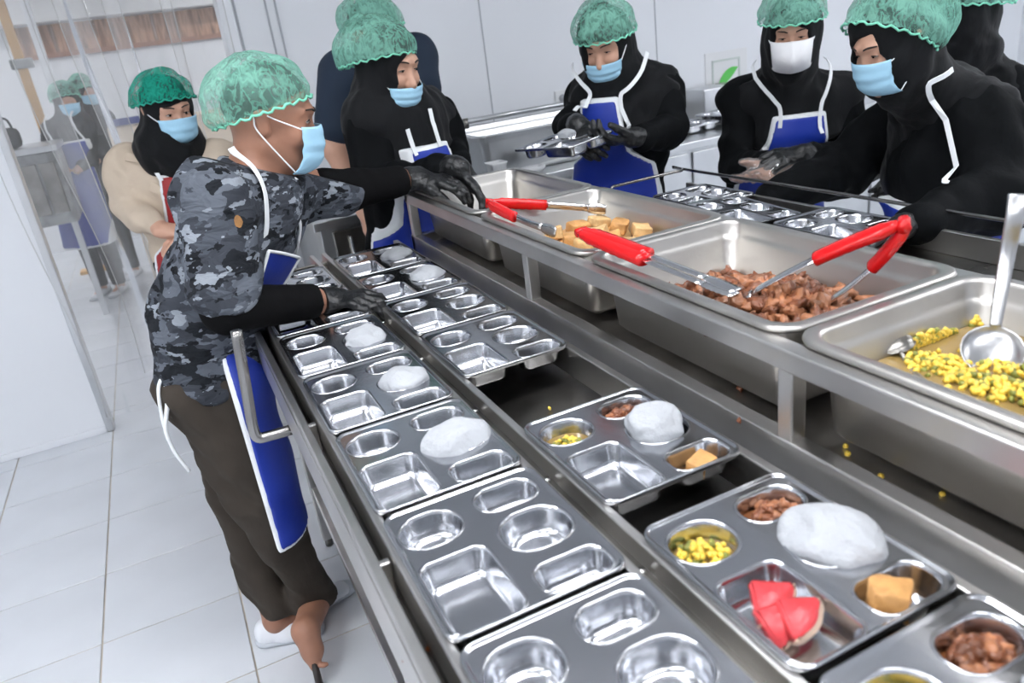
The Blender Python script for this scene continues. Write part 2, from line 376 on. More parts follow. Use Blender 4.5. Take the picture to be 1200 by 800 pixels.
tube('handle', smooth_path([(-.95, 6.42, 1.38), (-.93, 6.42, 1.46), (-.85, 6.42, 1.46), (-.83, 6.42, 1.38)], 4), .008, 'black_cloth', k_)

# strip curtain: separate clear sheets hanging in the opening
cu = empty('strip_curtain', (0, 3.8, 2.3), 'clear plastic strip curtain hanging in the doorway beside the white partition', 'curtain')
tube('rail', [(-.7, 3.82, 2.31), (.5, 3.82, 2.31)], .016, 'steel_back', cu)
def strip(xa, xb, y0, amp, ph, zb, sway):
    vs_, fs = [], []; nu, nv = 22, 40
    for j in range(nv+1):
        v = j/nv; z = 2.3 + (zb-2.3)*v
        for i in range(nu+1):
            u = i/nu; x = xa+(xb-xa)*u
            yy = y0 + amp*(.35+.65*v)*math.sin(7*u+ph+1.4*math.sin(2.2*v+ph)) + amp*.4*math.sin(15*u+3*v+ph*2)
            xx = x + sway*v**1.6*math.sin(1.9*v+.4) + .018*math.sin(9*v+ph+3*u)*v
            vs_.append((xx, yy, z))
    for j in range(nv):
        for i in range(nu): fs.append((j*(nu+1)+i, j*(nu+1)+i+1, (j+1)*(nu+1)+i+1, (j+1)*(nu+1)+i))
    o = obj('strip', pyd('strip', vs_, fs, 'pvc_clear'), cu)
    for i in (0, nu): tube('edge_highlight', [vs_[j*(nu+1)+i] for j in range(nv+1)], .0022, 'pvc_edge_highlight', o, 6)  # thin whitish tubes added as a painted highlight on both strip edges
strip(-.62, -.30, 3.84, .018, .3, .12, .10)
strip(-.42, -.10, 3.80, .022, 1.7, .30, .16)
strip(-.20, .03, 3.77, .028, 2.9, .45, .10)
strip(-.02, .24, 3.84, .014, 4.1, .05, .02)
strip(.20, .46, 3.86, .012, 5.2, .05, .0)

# ------------------------------------------------------------------ back counter with steel bin
bc = empty('back_counter', (1.9, 3.5, 0), 'long stainless steel counter along the back wall', 'counter')
box('worktop', (.52, 3.22, .91), (4.6, BW-.01, .95), 'steel_back', bc, .004)
box('cabinet_body', (.55, 3.26, .12), (4.55, BW-.02, .91), 'steel_back', bc, .003)
box('dark_door', (.60, 3.245, .16), (1.15, 3.262, .89), 'steel_dark', bc, .004)
tube('door_handle', [(.67, 3.235, .86), (.67, 3.235, .45)], .008, 'steel_bright', bc)
for k in range(5): box('door', (1.2+.66*k, 3.248, .16), (1.83+.66*k, 3.262, .89), 'steel_back', bc, .004)
for x in (.6, 2.5, 4.4): box('leg', (x, 3.3, 0), (x+.06, 3.36, .12), 'steel_dark', bc)
box('backsplash', (2.3, BW-.03, .95), (4.6, BW-.008, 1.05), 'steel_back', bc, .003)
def rr(cx, cy, hx, hy, rad, n=6):
    rad = min(rad, hx-1e-5, hy-1e-5); out = []
    for (sx, sy, a0) in ((1, 1, 0), (-1, 1, 90), (-1, -1, 180), (1, -1, 270)):
        for i in range(n+1):
            a = math.radians(a0+90*i/n); out.append((cx+sx*(hx-rad)+rad*math.cos(a), cy+sy*(hy-rad)+rad*math.sin(a)))
    return out
def ring_mesh(name, rings, m, cap0=True, cap1=True, smooth=True):
    n = len(rings[0]); vs_ = [v for r in rings for v in r]; fs = []
    for i in range(len(rings)-1):
        for j in range(n): fs.append((i*n+j, i*n+(j+1) % n, (i+1)*n+(j+1) % n, (i+1)*n+j))
    if cap0: fs.append(tuple(range(n))[::-1])
    if cap1: fs.append(tuple((len(rings)-1)*n+j for j in range(n)))
    return pyd(name, vs_, fs, m, smooth)
def prof_rings(cx, cy, hx, hy, rad, prof, n=6):
    return [[(x, y, z) for x, y in rr(cx, cy, hx-i, hy-i, max(rad-i*.6, .004), n)] for i, z in prof]
def open_pan(name, x0, x1, y0, y1, ztop, depth, m, parent, rim=.018, rad=.045, taper=.012, wall=.0025, step=.028):
    cx, cy, hx, hy = (x0+x1)/2, (y0+y1)/2, (x1-x0)/2, (y1-y0)/2
    zb = ztop-depth
    pr = [(taper+rim+.035, zb+.001), (taper+rim+.018, zb+.003), (taper+rim+.006, zb+.014), (rim+.010, ztop-step-.01), (rim+.006, ztop-step-.002), (rim+.002, ztop-step+.004), (rim+.0015, ztop-.006),
          (rim-.001, ztop-.001), (rim-.004, ztop), (.004, ztop), (.001, ztop-.0015), (0, ztop-.005), (.0015, ztop-.009), (.004, ztop-.007), (rim-.002, ztop-.005),
          (rim+.0005-wall, ztop-.009), (rim-.001, ztop-step+.004), (rim+.004, ztop-step-.004), (rim+.0075, ztop-step-.012), (taper+rim+.003, zb+.012), (taper+rim+.015, zb-.0005), (taper+rim+.035, zb-.0015)]
    return obj(name, ring_mesh(name, prof_rings(cx, cy, hx, hy, rad, pr, 7), m), parent)
bn = empty('steel_bin', (1.85, 3.55, .95), 'large rectangular stainless steel bin on the back counter beside the wall socket', 'bin')
open_pan('basin', 1.36, 2.46, 3.33, 3.86, 1.155, .205, 'steel_back', bn, .03, .06, .02)
tube('lid_bar', [(1.50, 3.80, 1.185), (2.44, 3.80, 1.185)], .014, 'steel_back', bn)
for x in (1.50, 2.42): tube('hinge', [(x, 3.80, 1.15), (x, 3.80, 1.20)], .016, 'steel_dark', bn)
obj('bolt', pyd('bolt', *tube_data([(2.0, 3.335, 1.08), (2.0, 3.355, 1.08)], .010, 10), 'steel_bright'), bn)
# ------------------------------------------------------------------ serving table (tray line), z of tray rims = 1.02
ZT = 1.02
tb = empty('serving_table', (.37, 1.2, 0), 'long stainless steel tray table with slide rails along the serving line', 'table')
Y0, Y1 = -.10, 2.36
def rail(x0, x1, z0, z1, y0=Y0, y1=Y1, m='steel_frame', name='slide_rail', par=tb, bev=.0025):
    return box(name, (x0, y0, z0), (x1, y1, z1), m, par, bev)
rail(.132, .146, .955, 1.014); rail(.358, .371, .955, 1.014, Y0, 2.42); rail(.396, .410, .955, 1.014, Y0, 2.42); rail(.621, .637, .955, 1.016)
rail(.102, .116, .985, 1.006, name='edge_rail')
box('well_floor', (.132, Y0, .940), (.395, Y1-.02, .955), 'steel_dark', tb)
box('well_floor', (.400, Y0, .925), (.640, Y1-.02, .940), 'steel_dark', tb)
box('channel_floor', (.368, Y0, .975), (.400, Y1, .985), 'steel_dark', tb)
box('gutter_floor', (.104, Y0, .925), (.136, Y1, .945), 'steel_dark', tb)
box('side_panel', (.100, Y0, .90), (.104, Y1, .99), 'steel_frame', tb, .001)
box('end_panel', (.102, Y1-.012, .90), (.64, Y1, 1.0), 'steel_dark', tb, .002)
for y in (.62, .86, 1.13, 1.42, 1.70): obj('bolt', pyd('bolt', *tube_data([(.385, y, .985), (.385, y, .992)], .006, 8), 'steel_bright'), tb)
for y in (.40, .80, 1.25): box('gutter_bracket', (.110, y, .945), (.130, y+.012, 1.0), 'steel_frame', tb, .002)
for x in (.17, .60):
    for y in (2.34, 1.18, .02):
        lg = box('leg', (x, y, .03), (x+.035, y+.035, .93), 'steel_frame', tb, .004)
        tube('foot', [(x+.0175, y+.0175, 0), (x+.0175, y+.0175, .05)], .014, 'steel_dark', lg)
for x in (.175, .605): box('stretcher', (x, .03, .22), (x+.028, 2.36, .25), 'steel_frame', tb, .003)
box('cross_bar', (.17, 2.345, .30), (.635, 2.37, .33), 'steel_frame', tb, .003)
box('lower_shelf', (.20, .03, .20), (.61, 2.35, .215), 'steel_dark', tb)
hd = tube('push_handle', smooth_path([(.104, 1.50, .885), (.06, 1.50, .886), (.037, 1.50, .890), (.032, 1.50, .915), (.040, 1.50, 1.0), (.052, 1.50, 1.125)], 5), .0115, 'steel_tube', tb)

# ------------------------------------------------------------------ trays
COMP = [(.052, .204, .045, .040, .040), (.0535, .072, .0475, .069, .020), (.166, .216, .047, .031, .028), (.1665, .128, .049, .044, .040), (.1675, .034, .049, .029, .022)]
TW, TL = .225, .264
def build_tray_meshes():
    bm = bmesh.new()
    prof = [(.0025, -.0055), (.0, -.004), (0, .0015), (.0012, .003), (.003, .003), (.0055, .0006), (.0075, 0.)]
    rings = []
    for i, z in prof:
        rings.append([bm.verts.new((x, y, z)) for x, y in rr(TW/2, TL/2, TW/2-i, TL/2-i, .022-i, 7)])
    n = len(rings[0])
    for a, b in zip(rings[:-1], rings[1:]):
        for j in range(n): bm.faces.new((a[j], a[(j+1) % n], b[(j+1) % n], b[j])).smooth = True
    edges = [bm.edges.get((rings[-1][j], rings[-1][(j+1) % n])) for j in range(n)]
    for cx, cy, hx, hy, rd in COMP:
        hv = [bm.verts.new((x, y, 0)) for x, y in rr(cx, cy, hx, hy, rd, 8)]
        k = len(hv)
        for j in range(k): edges.append(bm.edges.new((hv[j], hv[(j+1) % k])))
    bmesh.ops.triangle_fill(bm, use_beauty=True, use_dissolve=False, edges=edges, normal=(0, 0, 1))
    plate = bm_mesh('food_tray', bm, 'steel_tray', False, True)
    me2 = []
    for cx, cy, hx, hy, rd in COMP:
        pr = [(0, 0), (.0006, .0012), (.002, .0014), (.0034, .0002), (.005, -.004), (.0085, -.026), (.0105, -.031), (.014, -.0342), (.019, -.0352), (.026, -.0352)]
        me2.append(ring_mesh('compartment', prof_rings(cx, cy, hx, hy, rd, pr, 8), 'steel_tray', False, True))
    return plate, me2
TRAY, CMESH = build_tray_meshes()
for i_, p in enumerate(TRAY.polygons):
    pass
def tray(x, y, z, label, group=None, rot=(0, 0, 0)):
    o = bpy.data.objects.new('food_tray', TRAY); C.objects.link(o); o.location = (x, y, z); o.rotation_euler = rot
    tag(o, label, 'tray', group)
    for me in CMESH:
        c = bpy.data.objects.new('compartment', me); C.objects.link(c); c.parent = o
    return o
XL, XR = .1385, .4025
LT = [(.331, 'empty steel tray nearest the camera in the left row, cut by the picture edge'), (.603, 'second nearest empty steel tray in the left row'), (.876, 'steel tray with a rice parcel, third from the camera in the left row'),
      (1.150, 'steel tray with a rice parcel, fourth from the camera in the left row'), (1.423, 'steel tray with a rice parcel next to the black glove on the left row'), (1.697, 'steel tray partly under the black gloved hand in the left row'), (1.970, 'farthest steel tray of the left row behind the gloved wrist')]
for y, lb in LT: tray(XL, y, ZT, lb, 'five-compartment trays on the tray line')
RT = [(.115, 'filled steel tray at the bottom right corner, cut by the picture edge'), (.387, 'filled steel tray holding watermelon slices'), (.712, 'filled steel tray standing alone with an empty square compartment'),
      (1.205, 'empty steel tray at the near end of the far right row'), (1.478, 'second empty steel tray of the far right row, behind the overhanging one'), (1.752, 'steel tray with a rice parcel beside the gloved fingers in the right row'), (2.026, 'farthest steel tray of the right row with a rice parcel')]
for y, lb in RT: tray(XR, y, ZT, lb, 'five-compartment trays on the tray line')

# rice parcels
def parcel_mesh(seed, sx, sy, sz, npl):
    rnd = random.Random(seed); bm = bmesh.new(); bmesh.ops.create_icosphere(bm, subdivisions=4, radius=1)
    pl = [(nrm([rnd.gauss(0, 1), rnd.gauss(0, 1), rnd.gauss(.5, .8)]), rnd.uniform(.78, .96)) for _ in range(npl)]
    dirs = [(nrm([rnd.gauss(0, 1), rnd.gauss(0, 1), rnd.gauss(0, .5)]), rnd.uniform(4, 11), rnd.uniform(0, 6)) for _ in range(7)]
    for v in bm.verts:
        p = np.array(v.co); s_ = 1.
        for nrm_, d in pl:
            k = float(p @ nrm_)
            if k > d: s_ = min(s_, d/k)
        for dr, f_, ph in dirs: s_ += .016*math.sin(f_*float(p @ dr)+ph)
        p = p*s_; p[2] = max(p[2], -.45)
        v.co = (p[0]*sx, p[1]*sy, p[2]*sz)
    return bm_mesh('rice_parcel', bm, 'rice_paper', True)
RP = [parcel_mesh(i+3, .056, .049, .031+.003*(i == 0), (10, 34, 24, 30)[i]) for i in range(4)]
def parcel(x, y, k, label, rz, s=1., dz=0.0):
    o = obj('rice_parcel', RP[k]); o.location = (x, y, ZT-.003+dz); o.rotation_euler = (0, 0, rz); o.scale = (s, s, s)
    tag(o, label, 'rice parcel', 'paper-wrapped rice parcels on trays'); return o
MX, MY = .1665, .128
parcel(XL+MX, .876+MY, 0, 'white paper rice parcel nearest the camera in the left row', .3, 1.02)
parcel(XL+MX, 1.150+MY, 1, 'white paper rice parcel second from the camera in the left row', 1.9)
parcel(XL+MX, 1.423+MY, 2, 'white paper rice parcel next to the black glove in the left row', .8)
parcel(XR+MX, 1.752+MY, 3, 'white paper rice parcel second from the far table end', .1)
parcel(XR+MX, 2.026+MY, 1, 'white paper rice parcel at the far end of the table', .6)
parcel(XR+MX, .712+MY+.004, 3, 'tall pleated white rice parcel beside the square tofu piece', .9, .98, .010)
parcel(XR+MX+.006, .387+MY, 0, 'smooth white rice parcel beside the watermelon slices', 2.2, 1.04, .003)
parcel(XR+MX, .115+MY, 2, 'white rice parcel cut by the right picture edge', .2)

# ------------------------------------------------------------------ small food builders
def blob_verts(seed, sub=1):
    bm = bmesh.new(); bmesh.ops.create_icosphere(bm, subdivisions=sub, radius=1)
    v = np.array([list(x.co) for x in bm.verts]); f = np.array([[x.index for x in t.verts] for t in bm.faces]); bm.free(); return v, f
BV1, BF1 = blob_verts(0, 1); BV2, BF2 = blob_verts(0, 2)
def scatter(name, pts, sizes, mats, weights, seed, parent=None, rough=.35, sub=1, squash=(.6, 1.)):
    rnd = np.random.RandomState(seed); bv, bf = (BV1, BF1) if sub == 1 else (BV2, BF2)
    vs_, fs, mi = [], [], []; off = 0
    for p, s_ in zip(pts, sizes):
        q = bv*(1+rnd.uniform(-rough, rough, (len(bv), 1)))*np.array([s_, s_*rnd.uniform(*squash), s_*rnd.uniform(*squash)])
        a, b, c = rnd.uniform(0, 6.28, 3); R = np.array(Matrix.Rotation(a, 3, 'Z') @ Matrix.Rotation(b*.5, 3, 'X') @ Matrix.Rotation(c, 3, 'Y'))
        vs_.append(q @ R.T + np.asarray(p)); fs.append(bf+off); off += len(bv); mi += [int(rnd.choice(len(mats), p=weights))]*len(bf)
    me = set_mesh(name, np.vstack(vs_), np.vstack(fs), mats[0], True)
    for k in mats[1:]: me.materials.append(M[k])
    me.polygons.foreach_set('material_index', np.array(mi, np.int32)); me.update()
    return obj(name, me, parent)
def liquid(name, cx, cy, hx, hy, rd, z, m, parent=None):
    n = 7; ring = rr(cx, cy, hx, hy, rd, n); vs_ = [(x, y, z) for x, y in ring] + [(x, y, z-.004) for x, y in ring]; k = len(ring)
    fs = [tuple(range(k)), tuple(range(2*k-1, k-1, -1))] + [(i, k+i, k+(i+1) % k, (i+1) % k) for i in range(k)]
    return obj(name, pyd(name, vs_, fs, m, False), parent)
def portion(x, y, ci, kind, seed, label, fill=1., n=None, shift=(0, 0)):
    cx, cy, hx, hy, rd = COMP[ci]; cx += x+shift[0]; cy += y+shift[1]; rnd = np.random.RandomState(seed)
    if kind == 'veg':
        e = empty('corn_and_bean_portion', (cx, cy, ZT-.035), label, 'vegetables', 'vegetable portions on trays')
        liquid('broth', cx-shift[0], cy-shift[1], hx-.0085, hy-.0085, rd-.008, ZT-.022, 'broth', e)
        pts, sz = [], []
        for _ in range(n or 110):
            a, r_ = rnd.uniform(0, 6.28), math.sqrt(rnd.uniform(0, 1))*.82*fill
            pts.append((cx+hx*.86*r_*math.cos(a), cy+hy*.86*r_*math.sin(a), ZT-.024+.012*(1-r_)+rnd.uniform(-.004, .004))); sz.append(rnd.uniform(.0035, .0055))
        o = scatter('kernels', pts, sz, ['corn', 'bean'], [.72, .28], seed, e, .18, 1, (.75, 1)); o['kind'] = 'stuff'
    else:
        e = empty('stewed_meat_portion', (cx, cy, ZT-.035), label, 'meat', 'meat portions on trays')
        liquid('sauce', cx-shift[0], cy-shift[1], hx-.0085, hy-.0085, rd-.008, ZT-.021, 'sauce', e)
        pts, sz = [], []
        for _ in range(n or 60):
            a, r_ = rnd.uniform(0, 6.28), math.sqrt(rnd.uniform(0, 1))*.82*fill
            pts.append((cx+hx*.82*r_*math.cos(a), cy+hy*.82*r_*math.sin(a), ZT-.021+.014*(1-r_)+rnd.uniform(-.003, .004))); sz.append(rnd.uniform(.005, .0105))
        o = scatter('meat_pieces', pts, sz, ['meat', 'meat_light'], [.65, .35], seed, e, .3, 2, (.4, .8)); o['kind'] = 'stuff'
portion(XR, .712, 0, 'veg', 1, 'corn and long bean portion in the tray standing alone', .72, 75, (-.004, -.008))
portion(XR, .387, 0, 'veg', 2, 'corn and green bean portion beside the watermelon tray corner', .98, 120)
portion(XR, .115, 0, 'veg', 3, 'corn vegetable portion cut by the bottom picture edge', .9)
portion(XR, .712, 2, 'meat', 4, 'shredded brown meat portion in the tray standing alone', .9)
portion(XR, .387, 2, 'meat', 5, 'diced brown meat portion in the watermelon tray', .85, 55, (.004, 0))
portion(XR, .115, 2, 'meat', 6, 'brown meat stew portion at the bottom right corner', 1., 70)
def chunk(name, lo, hi, m, label, cat, group, loc, rot, seed, cuts=5, amp=.0025, top=None):
    bm = box_bm(lo, hi, .004, seg=2); bmesh.ops.subdivide_edges(bm, edges=bm.edges[:], cuts=2, use_grid_fill=True); rnd = random.Random(seed)
    d = [(rnd.uniform(-200, 200), rnd.uniform(-200, 200), rnd.uniform(-200, 200), rnd.uniform(0, 6)) for _ in range(5)]
    for v in bm.verts:
        k = sum(math.sin(a*v.co.x+b*v.co.y+c*v.co.z+p) for a, b, c, p in d)/3
        v.co += v.co.normalized()*k*amp
        if top: v.co.x *= 1-top*max(0, v.co.z/hi[2])*.3
    o = obj(name, bm_mesh(name, bm, m, True)); o.location = loc; o.rotation_euler = rot
    return tag(o, label, cat, group)
TC = COMP[4]
chunk('tofu_piece', (-.020, -.016, -.011), (.020, .016, .011), 'tofu', 'square brown tofu piece in the tray standing alone', 'tofu', 'tofu pieces on trays', (XR+TC[0]+.004, .712+TC[1]-.002, ZT-.017), (.15, -.1, .3), 1)
chunk('tofu_piece', (-.023, -.018, -.017), (.023, .018, .017), 'tofu', 'rounded brown tofu piece beside the watermelon slices', 'tofu', 'tofu pieces on trays', (XR+TC[0]-.012, .387+TC[1]+.002, ZT-.013), (.1, .2, .9), 2, amp=.0065)
liquid('tofu_sauce', XR+TC[0], .712+TC[1], TC[2]-.0165, TC[3]-.0165, .010, ZT-.0310, 'sauce'); bpy.data.objects['tofu_sauce']['label'] = 'thin brown sauce around the square tofu piece'; bpy.data.objects['tofu_sauce']['category'] = 'sauce'; bpy.data.objects['tofu_sauce']['kind'] = 'stuff'
# watermelon wedges
def wedge(label, loc, rot, L_=.062, H_=.045, T_=.017):
    e = empty('watermelon_slice', loc, label, 'watermelon', 'watermelon slices on the tray'); e.rotation_euler = rot
    n = 10; prof = [(0, 0)] + [(H_*math.cos(a), L_/2*math.sin(a)/math.sin(.75)) for a in np.linspace(-.75, .75, n)]
    def ext(pts, t, nm, m):
        k = len(pts); bm = bmesh.new()
        a = [bm.verts.new((x, y, -t/2)) for x, y in pts]; b = [bm.verts.new((x, y, t/2)) for x, y in pts]
        bm.faces.new(a[::-1]); bm.faces.new(b)
        for i in range(k): bm.faces.new((a[i], a[(i+1) % k], b[(i+1) % k], b[i]))
        bmesh.ops.bevel(bm, geom=bm.edges[:], offset=.0022, segments=2, affect='EDGES')
        o = bpy.data.objects.new(nm, bm_mesh(nm, bm, m, True)); C.objects.link(o); o.parent = e
    ext(prof, T_, 'flesh', 'watermelon')
    arc = [(H_*math.cos(a), L_/2*math.sin(a)/math.sin(.75)) for a in np.linspace(-.75, .75, n)]
    ext(arc + [((x)+.0032, y*1.03) for x, y in arc[::-1]], T_*.98, 'rind', 'rind')
def place_wedge(label, tip, xd, zd, **kw):
    n0 = set(o.name for o in C.objects); wedge(label, tip, (0, 0, 0), **kw)
    e = [o for o in C.objects if o.name not in n0 and o.type == 'EMPTY'][0]
    x = Vector(xd).normalized(); z = Vector(zd); z = (z-x*z.dot(x)).normalized(); y = z.cross(x)
    e.rotation_euler = Matrix((x, y, z)).transposed().to_euler()
place_wedge('topmost watermelon slice leaning in the square compartment', (XR+.044, .387+.118, ZT+.006), (.30, -.80, -.45), (-.25, -.35, .9), L_=.060)
place_wedge('left watermelon slice half under the topmost slice', (XR+.026, .387+.092, ZT-.004), (.62, -.55, -.40), (-.3, -.4, .85), L_=.055)
place_wedge('nearest watermelon slice with its pale rind towards the camera', (XR+.050, .387+.086, ZT+.002), (.42, -.80, -.38), (-.15, -.25, .95), L_=.056)

# ------------------------------------------------------------------ pan stand and gastronorm pans
ZR = 1.186
st = empty('pan_stand', (.86, 1.2, 0), 'stainless steel stand frame carrying the four deep food pans', 'stand')
SX0, SX1, SY0, SY1 = .660, 1.062, .10, 2.275
def sbar(name, lo, hi, m='steel_frame', bev=.0025): return box(name, lo, hi, m, st, bev)
sbar('top_rail', (SX0, SY0, 1.145), (SX0+.030, SY1, ZR-.010)); sbar('top_rail', (SX1-.030, SY0, 1.145), (SX1, SY1, ZR-.010))
sbar('top_rail', (SX0, SY1-.028, 1.146), (SX1, SY1, ZR-.010)); sbar('top_rail', (SX0, SY0, 1.146), (SX1, SY0+.028, ZR-.010))
sbar('bottom_rail', (SX0, SY0, .985), (SX0+.028, SY1, 1.043)); sbar('bottom_rail', (SX1-.028, SY0, .985), (SX1, SY1, 1.043))
sbar('bottom_rail', (SX0, SY1-.028, .986), (SX1, SY1, 1.042))
for x in (SX0+.002, SX1-.028):
    for y in (SY1-.030, 1.435, .665, SY0+.002): sbar('post', (x, y, 1.04), (x+.026, y+.026, 1.15))
sbar('drip_sheet', (SX0+.02, SY0, 1.006), (SX1-.02, SY1, 1.014), 'steel_sheet')
for x in (SX0+.01, SX1-.04):
    for y in (.12, 2.22): sbar('leg', (x, y, 0), (x+.032, y+.032, .99), 'steel_frame', .003)
PB = [(.172, .696), (.700, 1.224), (1.228, 1.752), (1.756, 2.266)]
PL = ['deep steel food pan holding corn and long beans, nearest the camera', 'deep steel food pan holding shredded brown meat', 'deep steel food pan holding fried tofu pieces', 'empty deep steel food pan at the far end of the stand']
PX0, PX1 = .682, 1.046
for (a, b), lb in zip(PB, PL):
    o = open_pan('food_pan', PX0, PX1, a, b, ZR, .150, 'steel_pan', None, .020, .045, .014); tag(o, lb, 'pan', 'deep steel food pans on the stand')
# corn pan
cy0, cy1 = PB[0]
rnd = np.random.RandomState(5)
e = empty('corn_vegetable_soup', (.864, .43, 1.04), 'corn and long bean soup in the nearest deep pan', 'vegetables')
def pan_fill_ring(y0, y1, z, inset): return ((PX0+PX1)/2, (y0+y1)/2, (PX1-PX0)/2-inset, (y1-y0)/2-inset)
cxx, cyy, hx, hy = pan_fill_ring(cy0, cy1, 0, .0350)
liquid('broth', cxx, cyy, hx, hy, .024, 1.120, 'broth', e)
pts, sz = [], []
def corn_at(cx, cy, rx, ry, n, zc=.012):
    for _ in range(n):
        a, r_ = rnd.uniform(0, 6.28), math.sqrt(rnd.uniform(0, 1))
        pts.append((min(max(cx+rx*r_*math.cos(a), PX0+.039), PX1-.039), min(max(cy+ry*r_*math.sin(a), cy0+.039), cy1-.039), 1.121+zc*(1-r_)+rnd.uniform(-.003, .004))); sz.append(rnd.uniform(.0038, .0058))
corn_at(*(0.888, 0.742), .028, .030, 110, .016); corn_at(*(0.912, 0.728), .030, .030, 110, .016); corn_at(*(0.946, 0.724), .018, .02, 25, .006)
corn_at(*(0.851, 0.621), .026, .020, 55, .008); corn_at(*(0.857, 0.595), .028, .026, 70, .009); corn_at(*(0.845, 0.552), .028, .026, 75, .010); corn_at(*(0.844, 0.516), .03, .026, 90, .012); corn_at(*(0.852, 0.492), .03, .03, 80, .012); corn_at(*(1.016, 0.666), .02, .02, 40, .010); corn_at(*(0.898, 0.526), .03, .05, 80, .008)
corn_at(.80, .33, .07, .10, 160, .008); corn_at(.86, .28, .09, .08, 160, .008); corn_at(cxx, cyy, .14, .2, 90, .002)
o = scatter('kernels', pts, sz, ['corn', 'bean'], [.74, .26], 9, e, .18, 1, (.75, 1)); o['kind'] = 'stuff'
# meat pan
ma, mb = PB[1]; rnd = np.random.RandomState(8); pts, sz = [], []
e = empty('stewed_meat', (.87, .95, 1.04), 'shredded brown stewed meat heaped in the second deep pan', 'meat')
cxx, cyy, hx, hy = pan_fill_ring(ma, mb, 0, .0405)
liquid('sauce', cxx, cyy, hx, hy, .02, 1.070, 'sauce', e)
for k in range(620):
    x = rnd.uniform(PX0+.045, PX1-.045); y = rnd.uniform(ma+.05, mb-.05)
    u, v_ = (x-(PX0+.17))/.16, (y-(ma+.19))/.22
    h = .072*math.exp(-(u*u*.8+v_*v_*1.1)) + .006*math.sin(40*x)*math.sin(33*y)
    if rnd.rand() < .2+.8*math.exp(-(u*u*.5+v_*v_*.7)): pts.append((x, y, 1.074+h+rnd.uniform(-.006, .006))); sz.append(rnd.uniform(.008, .023))
o = scatter('meat_pieces', pts, sz, ['meat', 'meat_light'], [.60, .40], 3, e, .5, 2, (.3, .75)); o['kind'] = 'stuff'
# tofu pan: every piece is a thing
ta, tb2 = PB[2]; rnd = random.Random(12); k = 0
tcat = []
TOFU = []
for j in range(4):
    bm = box_bm((-.026, -.020, -.015), (.026, .020, .015), .005, seg=2); bmesh.ops.subdivide_edges(bm, edges=bm.edges[:], cuts=1, use_grid_fill=True)
    for v in bm.verts: v.co *= 1+.07*math.sin(150*v.co.x+j*2)*math.sin(130*v.co.y+j)+rnd.uniform(-.035, .035)
    TOFU.append(bm_mesh('tofu_piece', bm, 'tofu_pale' if j % 2 else 'tofu', True))
layers = [(1.058, 4, 7), (1.090, 4, 7), (1.121, 4, 5)]
for li, (z, nx, ny) in enumerate(layers):
    for ix in range(nx):
        for iy in range(ny):
            x = PX0+.072+ (PX1-PX0-.144)*(ix/(nx-1)) + rnd.uniform(-.008, .008); y = ta+.075+(tb2-ta-.15)*(iy/(ny-1))*(1 if li < 2 else .86) + rnd.uniform(-.008, .008)
            if li == 2: x = PX0+.072+.072*ix+rnd.uniform(-.01, .01)
            o = bpy.data.objects.new('tofu_piece', TOFU[k % 4]); C.objects.link(o); o.location = (x, y, z+rnd.uniform(-.003, .005)); o.rotation_euler = (rnd.uniform(-.3, .3), rnd.uniform(-.3, .3), rnd.uniform(0, 3.1)); k += 1
            tag(o, ['golden fried tofu piece in the bottom layer of the tofu pan', 'golden fried tofu piece in the middle layer of the tofu pan', 'golden fried tofu piece on top of the tofu heap'][li], 'tofu', 'fried tofu pieces in the pan')

# ------------------------------------------------------------------ tongs and ladles
def loft(name, path, W, H, side, m, parent, n=12, power=3.):
    """rounded-box sections along a path"""
    path = [np.asarray(p, float) for p in path]; k = len(path); vs_, fs = [], []
    for i in range(k):
        t = nrm(path[min(i+1, k-1)]-path[max(i-1, 0)]); s_ = nrm(side-t*np.dot(side, t)); u_ = np.cross(s_, t)
        for j in range(n):
            a = 2*math.pi*(j+.5)/n; ca, sa = math.cos(a), math.sin(a)
            q = (abs(ca)**power+abs(sa)**power)**(-1/power)
            vs_.append(path[i]+s_*W[i]/2*ca*q+u_*H[i]/2*sa*q)
    for i in range(k-1):
        for j in range(n): fs.append((i*n+j, i*n+(j+1) % n, (i+1)*n+(j+1) % n, (i+1)*n+j))
    fs.append(tuple(range(n))[::-1]); fs.append(tuple((k-1)*n+j for j in range(n)))
    return obj(name, pyd(name, vs_, fs, m), parent)
def tongs(label, piv, tipA, tipB, grip=.42, up=(0, 0, 1), bow=.012, gap=.006, fat=1.):
    piv, tipA, tipB = V(piv), V(tipA), V(tipB); e = empty('serving_tongs', piv, label, 'tongs', 'red-handled serving tongs')
    sep = tipB-tipA; mid = (tipA+tipB)/2; ax = nrm(mid-piv)
    sd = nrm(np.cross(ax, nrm(sep))) if np.linalg.norm(sep) > .02 else nrm(np.cross(ax, V(up)))
    for tip, sg in ((tipA, -1), (tipB, 1)):
        ln = tip-piv; off = nrm(sep)*sg*gap
        arm = lambda t: piv + off + ln*t + nrm(sep)*sg*bow*math.sin(math.pi*min(1, t*1.1))
        ts = np.linspace(.0, grip, 17)
        loft('grip', [arm(t) for t in ts], [fat*(.015+.011*min(1, i/3)+(.0022 if i % 2 else 0)*(i < 12)) for i in range(17)], [fat*(.013+.005*min(1, i/3)) for i in range(17)], sd, 'red_plastic', e)
        ts = np.linspace(grip-.02, .84, 8)
        loft('arm', [arm(t) for t in ts], [.017]*8, [.0035]*8, sd, 'steel_bright', e, 8)
        ts = np.linspace(.83, 1.0, 13)
        loft('tip', [arm(t)-nrm(sep)*sg*.004*i/12 for i, t in enumerate(ts)], [.017+.009*math.sin(math.pi*min(1, i/12*.9))+(.004 if i % 2 else 0) for i in range(13)], [.004]*13, sd, 'steel_bright', e, 8)
    obj('hinge', pyd('hinge', *tube_data([piv-sd*.011-ax*.002, piv+sd*.011-ax*.002], .009, 12), 'red_plastic'), e)
